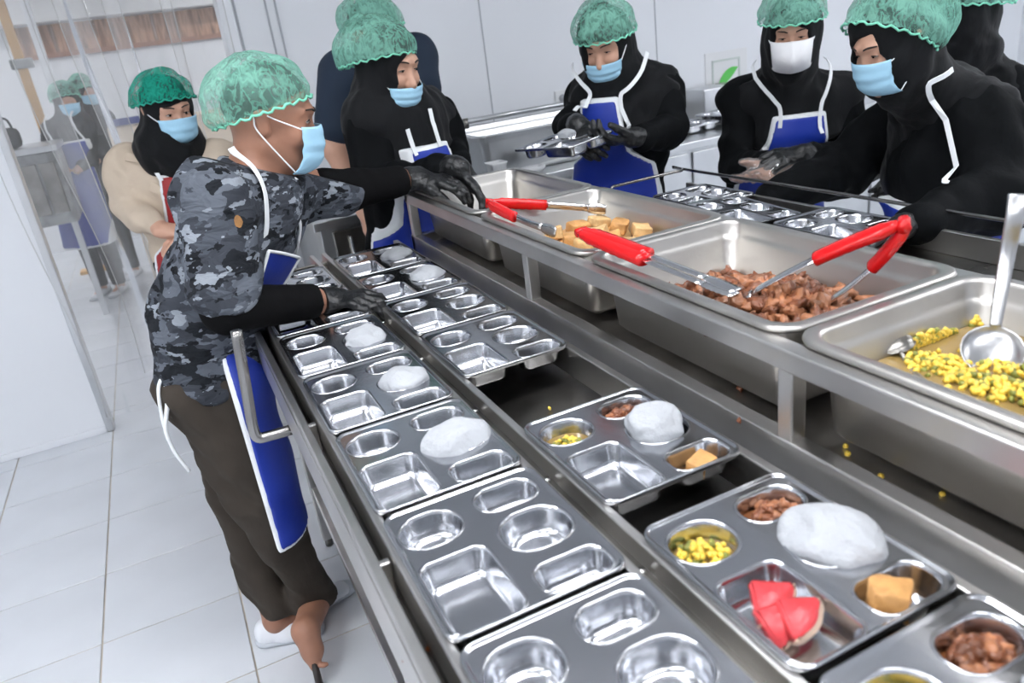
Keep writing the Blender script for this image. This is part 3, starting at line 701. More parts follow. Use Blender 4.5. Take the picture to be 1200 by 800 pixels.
tongs('open red-handled tongs lying across the tofu pan edge', (0.722, 1.744, 1.205), (0.985, 1.625, 1.150), (0.750, 1.454, 1.175), .46)
tongs('closed red-handled tongs lying between the tofu pan and the meat pan', (0.701, 1.251, 1.222), (0.755, 0.875, 1.182), (0.747, 0.869, 1.180), .47, bow=.002, gap=.005, fat=1.2)
tongs('wide open red-handled tongs standing in the meat pan', (0.924, 0.725, 1.275), (0.805, 0.946, 1.125), (0.882, 0.866, 1.105), .40)
def ladle(label, top, bowl, rad, m='steel_bright', tilt=(0, 0, 1), hw=.020):
    top, bowl = V(top), V(bowl); e = empty('ladle', bowl, label, 'ladle'); ax = nrm(top-bowl); n_ = nrm(V(tilt)); side = nrm(np.cross(ax, n_))
    rings = []; K = 20
    for rr_, dz in ((1., .0), (1.03, .002), (1., .0035)): rings.append((rr_, dz))
    for a in np.linspace(.12, 1.5, 7): rings.append((math.cos(a), -math.sin(a)*.42))
    rings = [(1.0, -.02), (1.035, .0), (1.0, .02)] + [(math.cos(a)*.97, -math.sin(a)*.42) for a in np.linspace(.05, 1.5, 8)]
    fx = nrm(ax-n_*np.dot(ax, n_)); vs_ = []; fs = []
    for rr_, d in rings:
        for j in range(K): th = 2*math.pi*j/K; vs_.append(bowl+rad*(rr_*(math.cos(th)*fx*1.15+math.sin(th)*side)+d*n_))
    for i in range(len(rings)-1):
        for j in range(K): fs.append((i*K+j, i*K+(j+1) % K, (i+1)*K+(j+1) % K, (i+1)*K+j))
    fs.append(tuple((len(rings)-1)*K+j for j in range(K)))
    obj('bowl', pyd('bowl', vs_, fs, m), e)
    p0 = bowl+fx*rad*1.1; pts = smooth_path([p0, p0+fx*.012+n_*.008+ax*.02, p0+ax*.10, top-ax*.03, top], 5); k = len(pts)
    loft('handle', pts, [hw*(.62+.5*(i/(k-1))) for i in range(k)], [.004+.003*(i/(k-1)) for i in range(k)], side, m, e)
    return e
ladle('steel ladle with a long handle standing in the corn pan', (1.000, 0.616, 1.318), (0.910, 0.568, 1.138), .036, 'steel_ladle', (-.35, -.30, .9), .022)
ladle('small dark ladle half sunk in the corn pan near the post', (0.764, 0.528, 1.128), (0.859, 0.675, 1.128), .027, 'steel_dark', (.2, -.1, -1), .008)

# ------------------------------------------------------------------ crumbs lying on the rails (single kernels)
for k, p in enumerate([(0.695, 0.684, 1.020), (0.677, 0.644, 1.018), (0.745, 0.648, 1.016), (0.732, 0.633, 1.016), (0.722, 0.571, 1.016), (0.748, 0.505, 1.016), (0.679, 0.635, 0.990), (0.686, 0.530, 0.990), (0.531, 1.131, 0.945), (0.673, 0.548, 0.990)]):
    o = scatter('corn_kernel', [(0, 0, 0)], [.0048], ['corn'], [1.], 20+k, None, .15); o.location = p; tag(o, 'stray yellow corn kernel lying on the steel beside the trays', 'corn kernel', 'stray corn kernels')
for k, p in enumerate([(0.672, 1.090, 1.000), (0.647, 0.750, 1.046), (0.747, 0.863, 1.020), (0.103, 0.687, 0.948), (0.133, 0.689, 0.948), (0.675, 1.055, 1.000)]):
    o = scatter('meat_crumb', [(0, 0, 0)], [.006], ['crumb_orange' if k > 2 and k < 5 else 'meat'], [1.], 40+k, None, .4); o.location = p
    tag(o, 'small brown meat crumb stuck on the steel between table and stand' if k not in (3, 4) else 'small orange crumb in the gutter at the left table edge', 'crumb', 'food crumbs')

# ------------------------------------------------------------------ opposite table with its trays
ot = empty('opposite_table', (1.5, 1.5, 0), 'stainless steel tray table on the far side of the pan stand', 'table')
for x0, x1 in ((1.115, 1.128), (1.35, 1.363), (1.455, 1.468), (1.685, 1.70)): box('slide_rail', (x0, .6, .955), (x1, 2.22, 1.014), 'steel_frame', ot, .0025)
box('well_floor', (1.11, .6, .94), (1.70, 2.22, .955), 'steel_dark', ot)
for x in (1.13, 1.65):
    for y in (.65, 2.15): box('leg', (x, y, 0), (x+.035, y+.035, .945), 'steel_frame', ot, .003)
tube('guard_bar', smooth_path([(1.40, 2.215, .95), (1.40, 2.26, 1.0), (1.40, 2.26, 1.045), (1.45, 2.26, 1.05), (1.70, 2.26, 1.05), (1.72, 2.22, 1.05), (1.72, .66, 1.05), (1.715, .62, 1.03), (1.705, .61, .96)], 5), .0055, 'steel_tube', ot)
tray(1.464, 1.86, ZT, 'empty steel tray on the opposite table before the glove with plastic wrap', 'trays on the opposite table')
tray(1.464, 1.30, ZT, 'empty steel tray on the opposite table behind the meat pan', 'trays on the opposite table')
tray(1.42, 1.585, ZT+.004, 'tilted steel tray leaning beside its neighbour behind the meat pan', 'trays on the opposite table', (.10, .10, .12))
# things on the back counter
for k, (x, y, z, r_, lb) in enumerate([(2.62, 3.40, .99, .05, 'steel tray on the back counter nearest the bin'), (2.87, 3.36, .99, -.1, 'second steel tray on the back counter'), (2.88, 3.37, 1.012, .2, 'steel tray stacked askew on another on the back counter'), (3.14, 3.42, .99, .12, 'steel tray on the back counter below the framed notice'), (3.42, 3.38, .99, -.15, 'farthest right steel tray on the back counter')]):
    tray(x, y, z, lb, 'trays on the back counter', (0, 0, r_))
e = empty('steel_canister', (3.1, 3.8, .95), 'tall square steel canister below the framed notice on the back counter', 'canister')
box('body', (2.98, 3.72, .95), (3.22, 3.93, 1.13), 'steel_back', e, .008); box('dark_side', (3.225, 3.72, .95), (3.30, 3.93, 1.13), 'steel_dark', e, .006)
e = empty('plastic_tub', (1.42, 3.26, .95), 'small white plastic tub on the counter below the steel bin', 'tub')
me = ring_mesh('tub_body', [[(1.42+x, 3.29+y, z) for x, y in rr(0, 0, hw_, hw_, .01)] for hw_, z in ((.030, .95), (.040, 1.03), (.043, 1.032), (.043, 1.038), (.038, 1.038), (.030, .96))], 'white_plastic'); obj('tub_body', me, e)
e = empty('rice_scoop', (1.62, 3.27, .95), 'white rice scoop lying on the counter before the steel bin', 'scoop')
obj('scoop_bowl', ring_mesh('scoop_bowl', [[(1.60+x, 3.27+y, z) for x, y in rr(0, 0, a, b, .03)] for a, b, z in ((.03, .02, .955), (.055, .035, .97), (.06, .04, .985), (.05, .03, .988), (.02, .01, .985))], 'white_plastic'), e)
tube('scoop_handle', [(1.64, 3.27, .985), (1.80, 3.26, 1.0)], .008, 'white_plastic', e)
# ------------------------------------------------------------------ implicit-surface figures
def E(a, b=None, r0=.05, r1=None, side=None, rz=None, k=.02, sub=False):
    a = V(a); b = a+V(0, 0, 1e-4) if b is None else V(b); r1 = r0 if r1 is None else r1
    r0 = (r0, r0) if np.isscalar(r0) else r0; r1 = (r1, r1) if np.isscalar(r1) else r1
    ab = b-a; L_ = np.linalg.norm(ab); ax = ab/L_
    if side is None: side = V(1, 0, 0) if abs(ax[0]) < .8 else V(0, 1, 0)
    side = nrm(V(side)-ax*np.dot(side, ax)); fr = np.cross(ax, side)
    return dict(a=a, b=b, L=L_, ax=ax, s=side, f=fr, r0=r0, r1=r1, rz=rz, k=k, sub=sub)
def ELL(c, r, side, up, k=.02, sub=False):
    """ellipsoid: r = (side, up, third)"""
    c = V(c); up = nrm(up); side = nrm(V(side)-up*np.dot(side, up))
    return dict(a=c, b=c, L=0, ax=up, s=side, f=np.cross(up, side), r0=(r[0], r[2]), r1=(r[0], r[2]), rz=r[1], k=k, sub=sub)
def prim_d(p, X, Y, Z):
    dx, dy, dz = X-p['a'][0], Y-p['a'][1], Z-p['a'][2]
    za = dx*p['ax'][0]+dy*p['ax'][1]+dz*p['ax'][2]; xs = dx*p['s'][0]+dy*p['s'][1]+dz*p['s'][2]; yf = dx*p['f'][0]+dy*p['f'][1]+dz*p['f'][2]
    if p['L']:
        t = np.clip(za/p['L'], 0, 1); za = za-t*p['L']
        w_ = p['r0'][0]+(p['r1'][0]-p['r0'][0])*t; d_ = p['r0'][1]+(p['r1'][1]-p['r0'][1])*t
    else: w_, d_ = p['r0']
    z_ = p['rz'] or np.minimum(w_, d_)
    k0 = np.sqrt((xs/w_)**2+(yf/d_)**2+(za/z_)**2)+1e-9; k1 = np.sqrt((xs/w_**2)**2+(yf/d_**2)**2+(za/z_**2)**2)+1e-9
    return k0*(k0-1)/k1
def prim_bb(p, m):
    r = max(max(p['r0']), max(p['r1']), p['rz'] or 0)+m
    return np.minimum(p['a'], p['b'])-r, np.maximum(p['a'], p['b'])+r
def sdf_eval(prims, P):
    P = np.asarray(P, float); X, Y, Z = P[:, 0], P[:, 1], P[:, 2]; v = np.full(len(P), 1.)
    for p in prims:
        d = prim_d(p, X, Y, Z); k = p['k']
        if p['sub']: h = np.maximum(k-np.abs(-d-v), 0)/k; v = np.maximum(v, -d)+h*h*k*.25
        else: h = np.maximum(k-np.abs(d-v), 0)/k; v = np.minimum(v, d)-h*h*k*.25
    return v
def snap(prims, P, off):
    P = np.array(P, float)
    for _ in range(6):
        d = sdf_eval(prims, P); g = np.stack([sdf_eval(prims, P+e)-sdf_eval(prims, P-e) for e in np.eye(3)*.002], 1)/.004
        g /= np.linalg.norm(g, axis=1, keepdims=True)+1e-9; P = P-g*(d-off)[:, None]
    return P, g
def folds(amp, freq, seed, zs=1.):
    r = np.random.RandomState(seed); ds = [(nrm(r.normal(size=3)*V(1, 1, zs)), nrm(r.normal(size=3)), r.uniform(0, 6), freq*(1+.55*i)) for i in range(3)]
    def fn(X, Y, Z):
        o = 0
        for i, (a, b, ph, fq) in enumerate(ds):
            o = o+np.sin(fq*(a[0]*X+a[1]*Y+a[2]*Z)+ph+1.6*np.sin(fq*.45*(b[0]*X+b[1]*Y+b[2]*Z)))/(1+.7*i)
        return amp*o*.6
    return fn
def axis_coords(lo, hi, h, zones=None, hc=None):
    if not zones: return np.arange(lo, hi+h, h)
    out = [lo]
    while out[-1] < hi:
        z = out[-1]; out.append(z+(h if any(a-.03 < z < b for a, b in zones) else hc))
    return np.array(out)
def surfnet(prims, h, inflate=0., fold=None, clips=(), zones=None, hc=.016, pad=.02):
    pos = [p for p in prims if not p['sub']]
    lo = np.min([prim_bb(p, 0)[0] for p in pos], 0)-pad-inflate; hi = np.max([prim_bb(p, 0)[1] for p in pos], 0)+pad+inflate
    ax = [np.arange(lo[0], hi[0]+h, h), np.arange(lo[1], hi[1]+h, h), axis_coords(lo[2], hi[2], h, zones, hc)]
    F = np.full([len(a) for a in ax], .2, np.float32)
    for p in prims:
        k = p['k']; a, b = prim_bb(p, k+inflate+h*2+.01)
        sl = tuple(slice(max(0, np.searchsorted(ax[i], a[i])-1), np.searchsorted(ax[i], b[i])+1) for i in range(3))
        sub = F[sl]
        if sub.size == 0: continue
        d = prim_d(p, ax[0][sl[0]][:, None, None], ax[1][sl[1]][None, :, None], ax[2][sl[2]][None, None, :]).astype(np.float32)
        if p['sub']: hh = np.maximum(k-np.abs(-d-sub), 0)/k; F[sl] = np.maximum(sub, -d)+hh*hh*k*.25
        else: hh = np.maximum(k-np.abs(d-sub), 0)/k; F[sl] = np.minimum(sub, d)-hh*hh*k*.25
    X, Y, Z = ax[0][:, None, None], ax[1][None, :, None], ax[2][None, None, :]
    if inflate: F -= inflate
    if fold: F += fold(X, Y, Z).astype(np.float32)
    for c in clips: F = np.maximum(F, c(X, Y, Z))
    F[0], F[-1] = .1, .1; F[:, 0], F[:, -1] = .1, .1; F[:, :, 0], F[:, :, -1] = .1, .1
    S = F < 0; n = np.array(F.shape)-1
    cnt = np.zeros(n, np.uint8)
    for i in (0, 1):
        for j in (0, 1):
            for k in (0, 1): cnt += S[i:n[0]+i, j:n[1]+j, k:n[2]+k]
    I = np.argwhere((cnt > 0) & (cnt < 8))
    if len(I) == 0: return np.zeros((0, 3)), np.zeros((0, 4), int)
    idx = np.full(n, -1, np.int64); idx[I[:, 0], I[:, 1], I[:, 2]] = np.arange(len(I))
    acc = np.zeros((len(I), 3)); num = np.zeros(len(I))
    cs = [np.array(c) for c in ((0, 0, 0), (0, 0, 1), (0, 1, 0), (0, 1, 1), (1, 0, 0), (1, 0, 1), (1, 1, 0), (1, 1, 1))]
    def pos_of(J): return np.stack([ax[q][J[:, q]] for q in range(3)], 1)
    for a in range(8):
        for q in range(3):
            if cs[a][q] == 0:
                b = cs[a].copy(); b[q] = 1; A = I+cs[a]; B = I+b
                fa = F[A[:, 0], A[:, 1], A[:, 2]]; fb = F[B[:, 0], B[:, 1], B[:, 2]]; m = (fa < 0) != (fb < 0)
                t = (fa[m]/(fa[m]-fb[m]))[:, None]; acc[m] += pos_of(A[m])*(1-t)+pos_of(B[m])*t; num[m] += 1
    verts = acc/num[:, None]; quads = []
    for q in range(3):
        sl0 = [slice(None)]*3; sl1 = [slice(None)]*3; sl0[q] = slice(0, -1); sl1[q] = slice(1, None)
        s0, s1 = S[tuple(sl0)], S[tuple(sl1)]; u, v_ = (q+1) % 3, (q+2) % 3
        J = np.argwhere(s0 != s1); J = J[(J[:, u] > 0) & (J[:, v_] > 0) & (J[:, u] < n[u]) & (J[:, v_] < n[v_])]
        def at(du, dv):
            K = J.copy(); K[:, u] -= du; K[:, v_] -= dv; return idx[K[:, 0], K[:, 1], K[:, 2]]
        Q = np.stack([at(0, 0), at(1, 0), at(1, 1), at(0, 1)], 1); fl = ~s0[J[:, 0], J[:, 1], J[:, 2]]
        Q[fl] = Q[fl][:, ::-1]; quads.append(Q)
    Q = np.vstack(quads); Q = Q[(Q >= 0).all(1)]
    return verts, Q
def relax(v, q, it=1):
    for _ in range(it):
        s = np.zeros_like(v); c = np.zeros(len(v))
        for i in range(4):
            a, b = q[:, i], q[:, (i+1) % 4]; np.add.at(s, a, v[b]); np.add.at(c, a, 1); np.add.at(s, b, v[a]); np.add.at(c, b, 1)
        v = .5*v+.5*s/np.maximum(c, 1)[:, None]
    return v
def sdf_obj(name, prims, m, parent, h=.009, inflate=0., fold=None, clips=(), zones=None, hc=.016, rel=1, cutfn=None):
    v, q = surfnet(prims, h, inflate, fold, clips, zones, hc)
    if len(v) == 0: print('EMPTY', name); return None
    if rel: v = relax(v, q, rel)
    if cutfn is not None:
        keep = cutfn(v); kq = keep[q].all(1); q = q[kq]; used = np.zeros(len(v), bool); used[q.ravel()] = True; remap = np.cumsum(used)-1; v = v[used]; q = remap[q]
    return obj(name, set_mesh(name, v, q, m, True), parent)
def plane_clip(pt, n_):
    pt = V(pt); n_ = nrm(n_)
    return lambda X, Y, Z: ((X-pt[0])*n_[0]+(Y-pt[1])*n_[1]+(Z-pt[2])*n_[2]).astype(np.float32)

# ---- hands
def rot_about(v, ax, a): return v*math.cos(a)+np.cross(ax, v)*math.sin(a)+ax*np.dot(ax, v)*(1-math.cos(a))
def hand_prims(wr, d, n_, right, curl=(.35, .5, .35), thumb=(.6, .3), spread=.10, s=1., per=None, rad=1.):
    """wr wrist, d finger direction, n_ palm normal (fingers curl towards it); right hand or left"""
    wr = V(wr); d = nrm(d); n_ = nrm(V(n_)-d*np.dot(n_, d)); t = np.cross(d, n_)*(1 if right else -1)    # towards the thumb
    P = [E(wr+d*.012*s, wr+d*.078*s, (.030*s, .016*s), (.038*s, .0135*s), t, k=.012)]
    P.append(E(wr-d*.02*s, wr+d*.02*s, (.027*s, .021*s), (.029*s, .018*s), t, k=.015))
    fl = [(.032, .080, .044, .027, .022), (.011, .084, .049, .030, .023), (-.011, .081, .045, .028, .022), (-.031, .074, .035, .022, .019)]
    for i, (lat, base, l1, l2, l3) in enumerate(fl):
        c = per[i] if per else curl; p = wr+t*lat*s+d*base*s; dd = rot_about(d, n_, 0); sp = spread*(1.5-i)*.8
        dd = nrm(d+t*math.tan(sp)*.6); ax = nrm(np.cross(dd, n_)); r = (.0098, .0092, .0085, .0074)[0]*s*rad*(1 if i < 3 else .88)
        for L_, cc, ra, rb in ((l1, c[0], 1., .94), (l2, c[1], .94, .88), (l3, c[2], .88, .74)):
            dd = rot_about(dd, ax, cc); q = p+dd*L_*s; P.append(E(p, q, r*ra, r*rb, k=.004)); p = q
    p = wr+t*.024*s+d*.022*s+n_*.006*s; dd = nrm(t*math.sin(thumb[0])+d*math.cos(thumb[0])+n_*.25)
    for L_, cc, ra, rb in ((.040, 0, .0145, .012), (.032, thumb[1], .0115, .0105), (.026, thumb[1], .0105, .0085)):
        ax = nrm(np.cross(dd, d*.8+n_*.6)); dd = rot_about(dd, ax, cc); q = p+dd*L_*s; P.append(E(p, q, ra*s*rad, rb*s*rad, k=.007)); p = q
    return P
def head_frame(fwd, up=(0, 0, 1), roll=0.):
    f = nrm(fwd); u = nrm(V(up)-f*np.dot(up, f)); r = np.cross(f, u)
    if roll: u = rot_about(u, f, roll); r = np.cross(f, u)
    return r, f, u
def head_prims(c, r, f, u, s=1.):
    c = V(c); q = lambda a, b, d: c+s*(a*r+b*f+d*u)
    P = [ELL(q(0, -.012, .026), (.076*s, .090*s, .098*s), r, u, .02), E(q(0, .030, .0), q(0, .038, -.085), (.064*s, .058*s), (.044*s, .044*s), r, k=.025)]
    for sg in (-1, 1):
        P += [E(q(sg*.046, .0, -.055), q(sg*.012, .062, -.102), .026*s, .020*s, k=.02), E(q(sg*.038, .066, -.036), None, .023*s, k=.02), E(q(sg*.016, .087, .022), q(sg*.046, .070, .021), .011*s, .009*s, k=.014)]
    P += [E(q(0, .080, .004), q(0, .106, -.042), .009*s, .012*s, k=.012), E(q(0, .098, -.047), None, .0135*s, k=.01), E(q(.010, .094, -.049), None, .008*s, k=.006), E(q(-.010, .094, -.049), None, .008*s, k=.006)]
    P += [E(q(-.016, .083, -.075), q(.016, .083, -.075), .008*s, k=.010), E(q(0, .072, -.108), None, .018*s, k=.02)]
    for sg in (-1, 1):
        P.append(E(q(sg*.031, .098, .0), None, .013*s, k=.012, sub=True)); P.append(E(q(sg*.031, .0745, .0), None, .0135*s, k=.004))
        P.append(E(q(sg*.079, -.006, -.030), q(sg*.086, -.016, .012), (.0075*s, .012*s), (.0085*s, .019*s), r, k=.005))
    return P
def head_details(root, c, r, f, u, s=1., look=.35, skin='skin', sides=(-1, 1), body=None):
    c = V(c); q = lambda a, b, d: c+s*(a*r+b*f+d*u)
    for sg in sides:
        # eye: almond of sclera with a dark iris, upper lash line, eyebrow
        ring = [q(sg*.031+.0130*math.cos(a), .0862-.0045*math.cos(a)**2+.0*a, (-.0012+.0052*look*2*math.sin(a)*(1.0 if math.sin(a) > 0 else .8))) for a in np.linspace(0, 2*math.pi, 17)[:-1]]
        cen = q(sg*.031, .0895, -.001)
        ey = obj('eye', pyd('eye', [cen]+ring, [(0, i+1, (i+1) % 16+1) for i in range(16)], 'eye_white'), root)
        ic = q(sg*.031, .0893, -.0015); ir = [ic+r*.0048*math.cos(a)*s+u*.0046*min(1, look*2)*math.sin(a)*s for a in np.linspace(0, 2*math.pi, 13)[:-1]]
        obj('iris', pyd('iris', [ic+f*.0018]+ir, [(0, i+1, (i+1) % 12+1) for i in range(12)], 'eye_dark'), ey)
        lash = [q(sg*(.031+.0145*t), .0888-.0055*t*t, .0045*look*2*(1-t*t)-.001-.001*(t+1)*sg*0) for t in np.linspace(-1, 1, 9)]
        tube('lash_line', lash, [.0008+.0009*(1-abs(t)) for t in np.linspace(-1, 1, 9)], 'brow', ey, 6)
        br = [q(sg*(.031+.017*t), .0950-.010*max(0, t)**2-.004*t, .0245+.0035*(1-(t-.2)**2)) for t in np.linspace(-1, 1, 9)]
        tube('eyebrow', br, [.0012+.0013*(1-abs(t+.2)**2*.6) for t in np.linspace(-1, 1, 9)], 'brow', root, 7)
def face_mask(root, c, r, f, u, s=1., top=-.012, bot=-.118, m='mask_blue', loops=(-1, 1), behind=True, puff=0., duck=False, wide=1.08):
    c = V(c); q = lambda a, b, d: c+s*(a*r+b*f+d*u); nu, nv = 26, 22; vs_, fs = [], []
    grid = np.zeros((nv+1, nu+1, 3))
    for j in range(nv+1):
        v = j/nv; z = top+(bot-top)*v
        for i in range(nu+1):
            a = (i/nu*2-1)*wide
            mid = math.cos(a)**1.5
            fo = .118-.014*abs(v-.42)**2*4 - (.030*max(0, v-.72)**2*10) + puff                # front profile
            if top < -.03: fo = .112-.012*(v-.3)**2*3-.022*max(0, v-.75)**2*10+puff
            if duck: fo = .100+.034*math.sin(math.pi*min(1, v*1.02))+puff
            sidef = .028-.02*v*0
            wd = .073-.010*v
            y = sidef+(fo-sidef)*max(0, math.cos(a))**.85
            x = wd*math.sin(a)/math.sin(wide)*1.0
            zz = z*(1-.10*abs(math.sin(a))) + (-.006)*abs(math.sin(a)) - (.010*mid if v < .02 else 0)*0
            pl = .0016*math.sin(v*2*math.pi*3.5)*(math.sin(math.pi*min(1, max(0, v)))) if not duck else 0
            if duck: y += .012*math.exp(-(a/.10)**2)*math.sin(math.pi*v)
            grid[j, i] = q(x, y+pl, zz)
    vs_ = list(grid.reshape(-1, 3)); n0 = len(vs_); inn = [p-(p-c)/np.linalg.norm(p-c)*.0022 for p in vs_]; W_ = nu+1
    for j in range(nv):
        for i in range(nu):
            a_, b_, c_, d_ = j*W_+i, j*W_+i+1, (j+1)*W_+i+1, (j+1)*W_+i; fs.append((a_, b_, c_, d_)); fs.append((n0+d_, n0+c_, n0+b_, n0+a_))
    bd = [i for i in range(W_)] + [j*W_+nu for j in range(1, nv+1)] + [nv*W_+i for i in range(nu-1, -1, -1)] + [j*W_ for j in range(nv-1, 0, -1)]
    for i in range(len(bd)): a_, b_ = bd[i], bd[(i+1) % len(bd)]; fs.append((a_, n0+a_, n0+b_, b_))
    mk = obj('face_mask', pyd('face_mask', vs_+inn, fs, m), root)
    for sg in loops:
        col = nu if sg > 0 else 0
        a_, b_ = grid[1, col], grid[nv-1, col]; e1 = q(sg*.086, -.022, .012); e2 = q(sg*.084, -.020, -.028)
        pth = smooth_path([a_, (a_+e1)/2+r*sg*.004, e1, q(sg*.083, -.028, -.008), e2, (b_+e2)/2+r*sg*.006, b_], 5)
        tube('ear_loop', pth, .0019, 'white_trim', mk, 6)
    return mk
def hair_net(root, c, r, f, u, s=1., back=.02, up=.045, rad=(.108, .098, .128), hem=(-.004, .34), m='net_green', band='net_band', seed=1, puffdir=(0, 0, 0), h=.006):
    """bouffant cap cut along a tilted hem plane"""
    c = V(c); cc = c+s*(-back*f+up*u)+V(puffdir)
    r2, f2, u2 = r, f, u
    hemp = c+hem[0]*u; hn = nrm(u*math.cos(hem[1])+f*(-math.sin(hem[1])))      # hem lower at the back
    hn = nrm(u*math.cos(hem[1])-(-1)*f*math.sin(hem[1])*-1)
    P = [ELL(cc, (rad[0]*s, rad[1]*s, rad[2]*s), r, u, .03), ELL(cc-f*.045*s-u*.015*s, (rad[0]*.92*s, rad[1]*.85*s, rad[2]*.72*s), r, u, .03)]
    fo = folds(.0042, 70, seed); f2_ = folds(.006, 26, seed+50)
    def fold(X, Y, Z): return fo(X, Y, Z)+f2_(X, Y, Z)
    d0 = hemp
    # pull in towards the hem
    def clip_pull(X, Y, Z): return 0
    o = sdf_obj('hair_net', P, m, root, h, 0, fold, (), rel=1, cutfn=lambda v: (v-d0) @ hn > 0)
    # elastic band along the hem
    ring = []
    e1 = nrm(r-hn*np.dot(r, hn)); e2 = np.cross(hn, e1)
    base = cc-hn*np.dot(cc-d0, hn)
    K = 72
    dirs = [e1*math.cos(2*math.pi*i/K)+e2*math.sin(2*math.pi*i/K) for i in range(K)]
    T = np.linspace(.02, .2, 60)
    for i, d in enumerate(dirs):
        v = sdf_eval(P, base+T[:, None]*d); j = int(np.argmax(v > 0)); t0 = T[max(j-1, 0)]
        ring.append(base+d*(t0+.001+.0022*math.sin(i*2.6)) + hn*(.004*math.sin(i*1.9)))
    vs_, fs = tube_data(ring+[ring[0]], .0032*s, 8, False)
    obj('elastic_band', pyd('elastic_band', vs_, fs, band), o)
    return o
def ribbon_on(name, prims, pts, width, thick, off, m, parent, n=6):
    P, g = snap(prims, smooth_path(pts, n), off)
    return obj(name, pyd(name, *ribbon_data([p for p in P], [x for x in g], width, thick), m, False), parent)
def apron_on(root, prims, o, right, up, fwd, rows, m, infl=.016, h=.009, trim=.010, wmin=-.02, fold=None, strap_pts=(), strap_prims=None):
    """rows: list of (v, centre, half width) from top to bottom; apron hugs the inflated clothes"""
    o = V(o); right, up, fwd = nrm(right), nrm(up), nrm(fwd); rows = sorted(rows); vv = [q[0] for q in rows]; cc = [q[1] for q in rows]; ww = [q[2] for q in rows]
    def mk(shrink):
        def g(X, Y, Z):
            dx, dy, dz = X-o[0], Y-o[1], Z-o[2]
            u_ = dx*right[0]+dy*right[1]+dz*right[2]; v_ = dx*up[0]+dy*up[1]+dz*up[2]; w_ = dx*fwd[0]+dy*fwd[1]+dz*fwd[2]
            hw_ = np.interp(v_, vv, ww)-shrink; c_ = np.interp(v_, vv, cc)
            return np.maximum(np.maximum(np.abs(u_-c_)-hw_, np.maximum(v_-vv[-1]+shrink, vv[0]+shrink-v_)), wmin+shrink-w_).astype(np.float32)
        return g
    a = sdf_obj('apron', prims, m, root, h, infl, fold, (mk(trim),), rel=0)
    sdf_obj('apron_trim', prims, 'white_trim', a, h, infl-.0035, fold, (mk(0.),), rel=0)
    for pts in strap_pts: ribbon_on('apron_strap', strap_prims or prims, pts, .014, .003, infl+.001, 'white_trim', a)
    return a
# ------------------------------------------------------------------ people
def arm_prims(s_, e_, w_, r=(.052, .043, .030), k=.03): return [E(s_, e_, r[0], r[1], k=k), E(e_, w_, r[1], r[2], k=.02)]
def torso_prims(sl, sr, waist, pelvis, cw=.150, cdp=.100, ww=.130, wd=.095, hw=.155, hd=.110, shr=.062):
    sl, sr, waist, pelvis = V(sl), V(sr), V(waist), V(pelvis); sm = (sl+sr)/2; side = nrm(sr-sl); ax = nrm(waist-sm)
    return [E(sm+ax*.07, waist, (cw, cdp), (ww, wd), side, rz=.08, k=.05), E(waist, pelvis, (ww, wd), (hw, hd), side, rz=.09, k=.05), E(sl, sr, shr, shr, k=.05)]
def leg_prims(h_, k_, a_, r=(.085, .058, .040)): return [E(h_, k_, r[0], r[1], k=.03), E(k_, a_, r[1], r[2], k=.02)]
def shoe(root, heel, toe, m='shoe_white', w_=.042, hgt=.05, sole='sole_grey'):
    heel, toe = V(heel), V(toe); d = nrm(toe-heel); sd = np.cross(d, V(0, 0, 1))
    P = [E(heel+V(0, 0, hgt*.6), heel+(toe-heel)*.45+V(0, 0, hgt*.5), (w_*.85, hgt*.75), (w_, hgt*.65), sd, k=.02), E(heel+(toe-heel)*.4+V(0, 0, hgt*.45), toe-d*.03+V(0, 0, hgt*.30), (w_, hgt*.6), (w_*.95, hgt*.42), sd, k=.02)]
    o = sdf_obj('shoe', P, m, root, .006, 0, None, (plane_clip(heel+V(0, 0, .012), (0, 0, -1)),))
    P2 = [E(heel+V(0, 0, .010), toe-d*.025+V(0, 0, .010), (w_*.98, .014), (w_*1.03, .014), sd, rz=w_, k=.01)]
    sdf_obj('sole', P2, sole, o, .006, 0, None, (plane_clip((0, 0, .001), (0, 0, -1)), plane_clip((0, 0, .020), (0, 0, 1))))
    return o
def glove(root, P, wrist, dirn, m='glove_black', seed=1, h=.0042, cuff=.05, cr=.034):
    wrist, dirn = V(wrist), nrm(dirn); fo = folds(.0014, 190, seed)
    return sdf_obj('glove', P+[E(wrist-dirn*cuff, wrist+dirn*.01, cr, cr*.92, k=.015)], m, root, h, .0018, fo, (plane_clip(wrist-dirn*cuff, -dirn),))
def zb(pts, pad=.02): return (min(p[2] for p in pts)-pad, max(p[2] for p in pts)+pad)

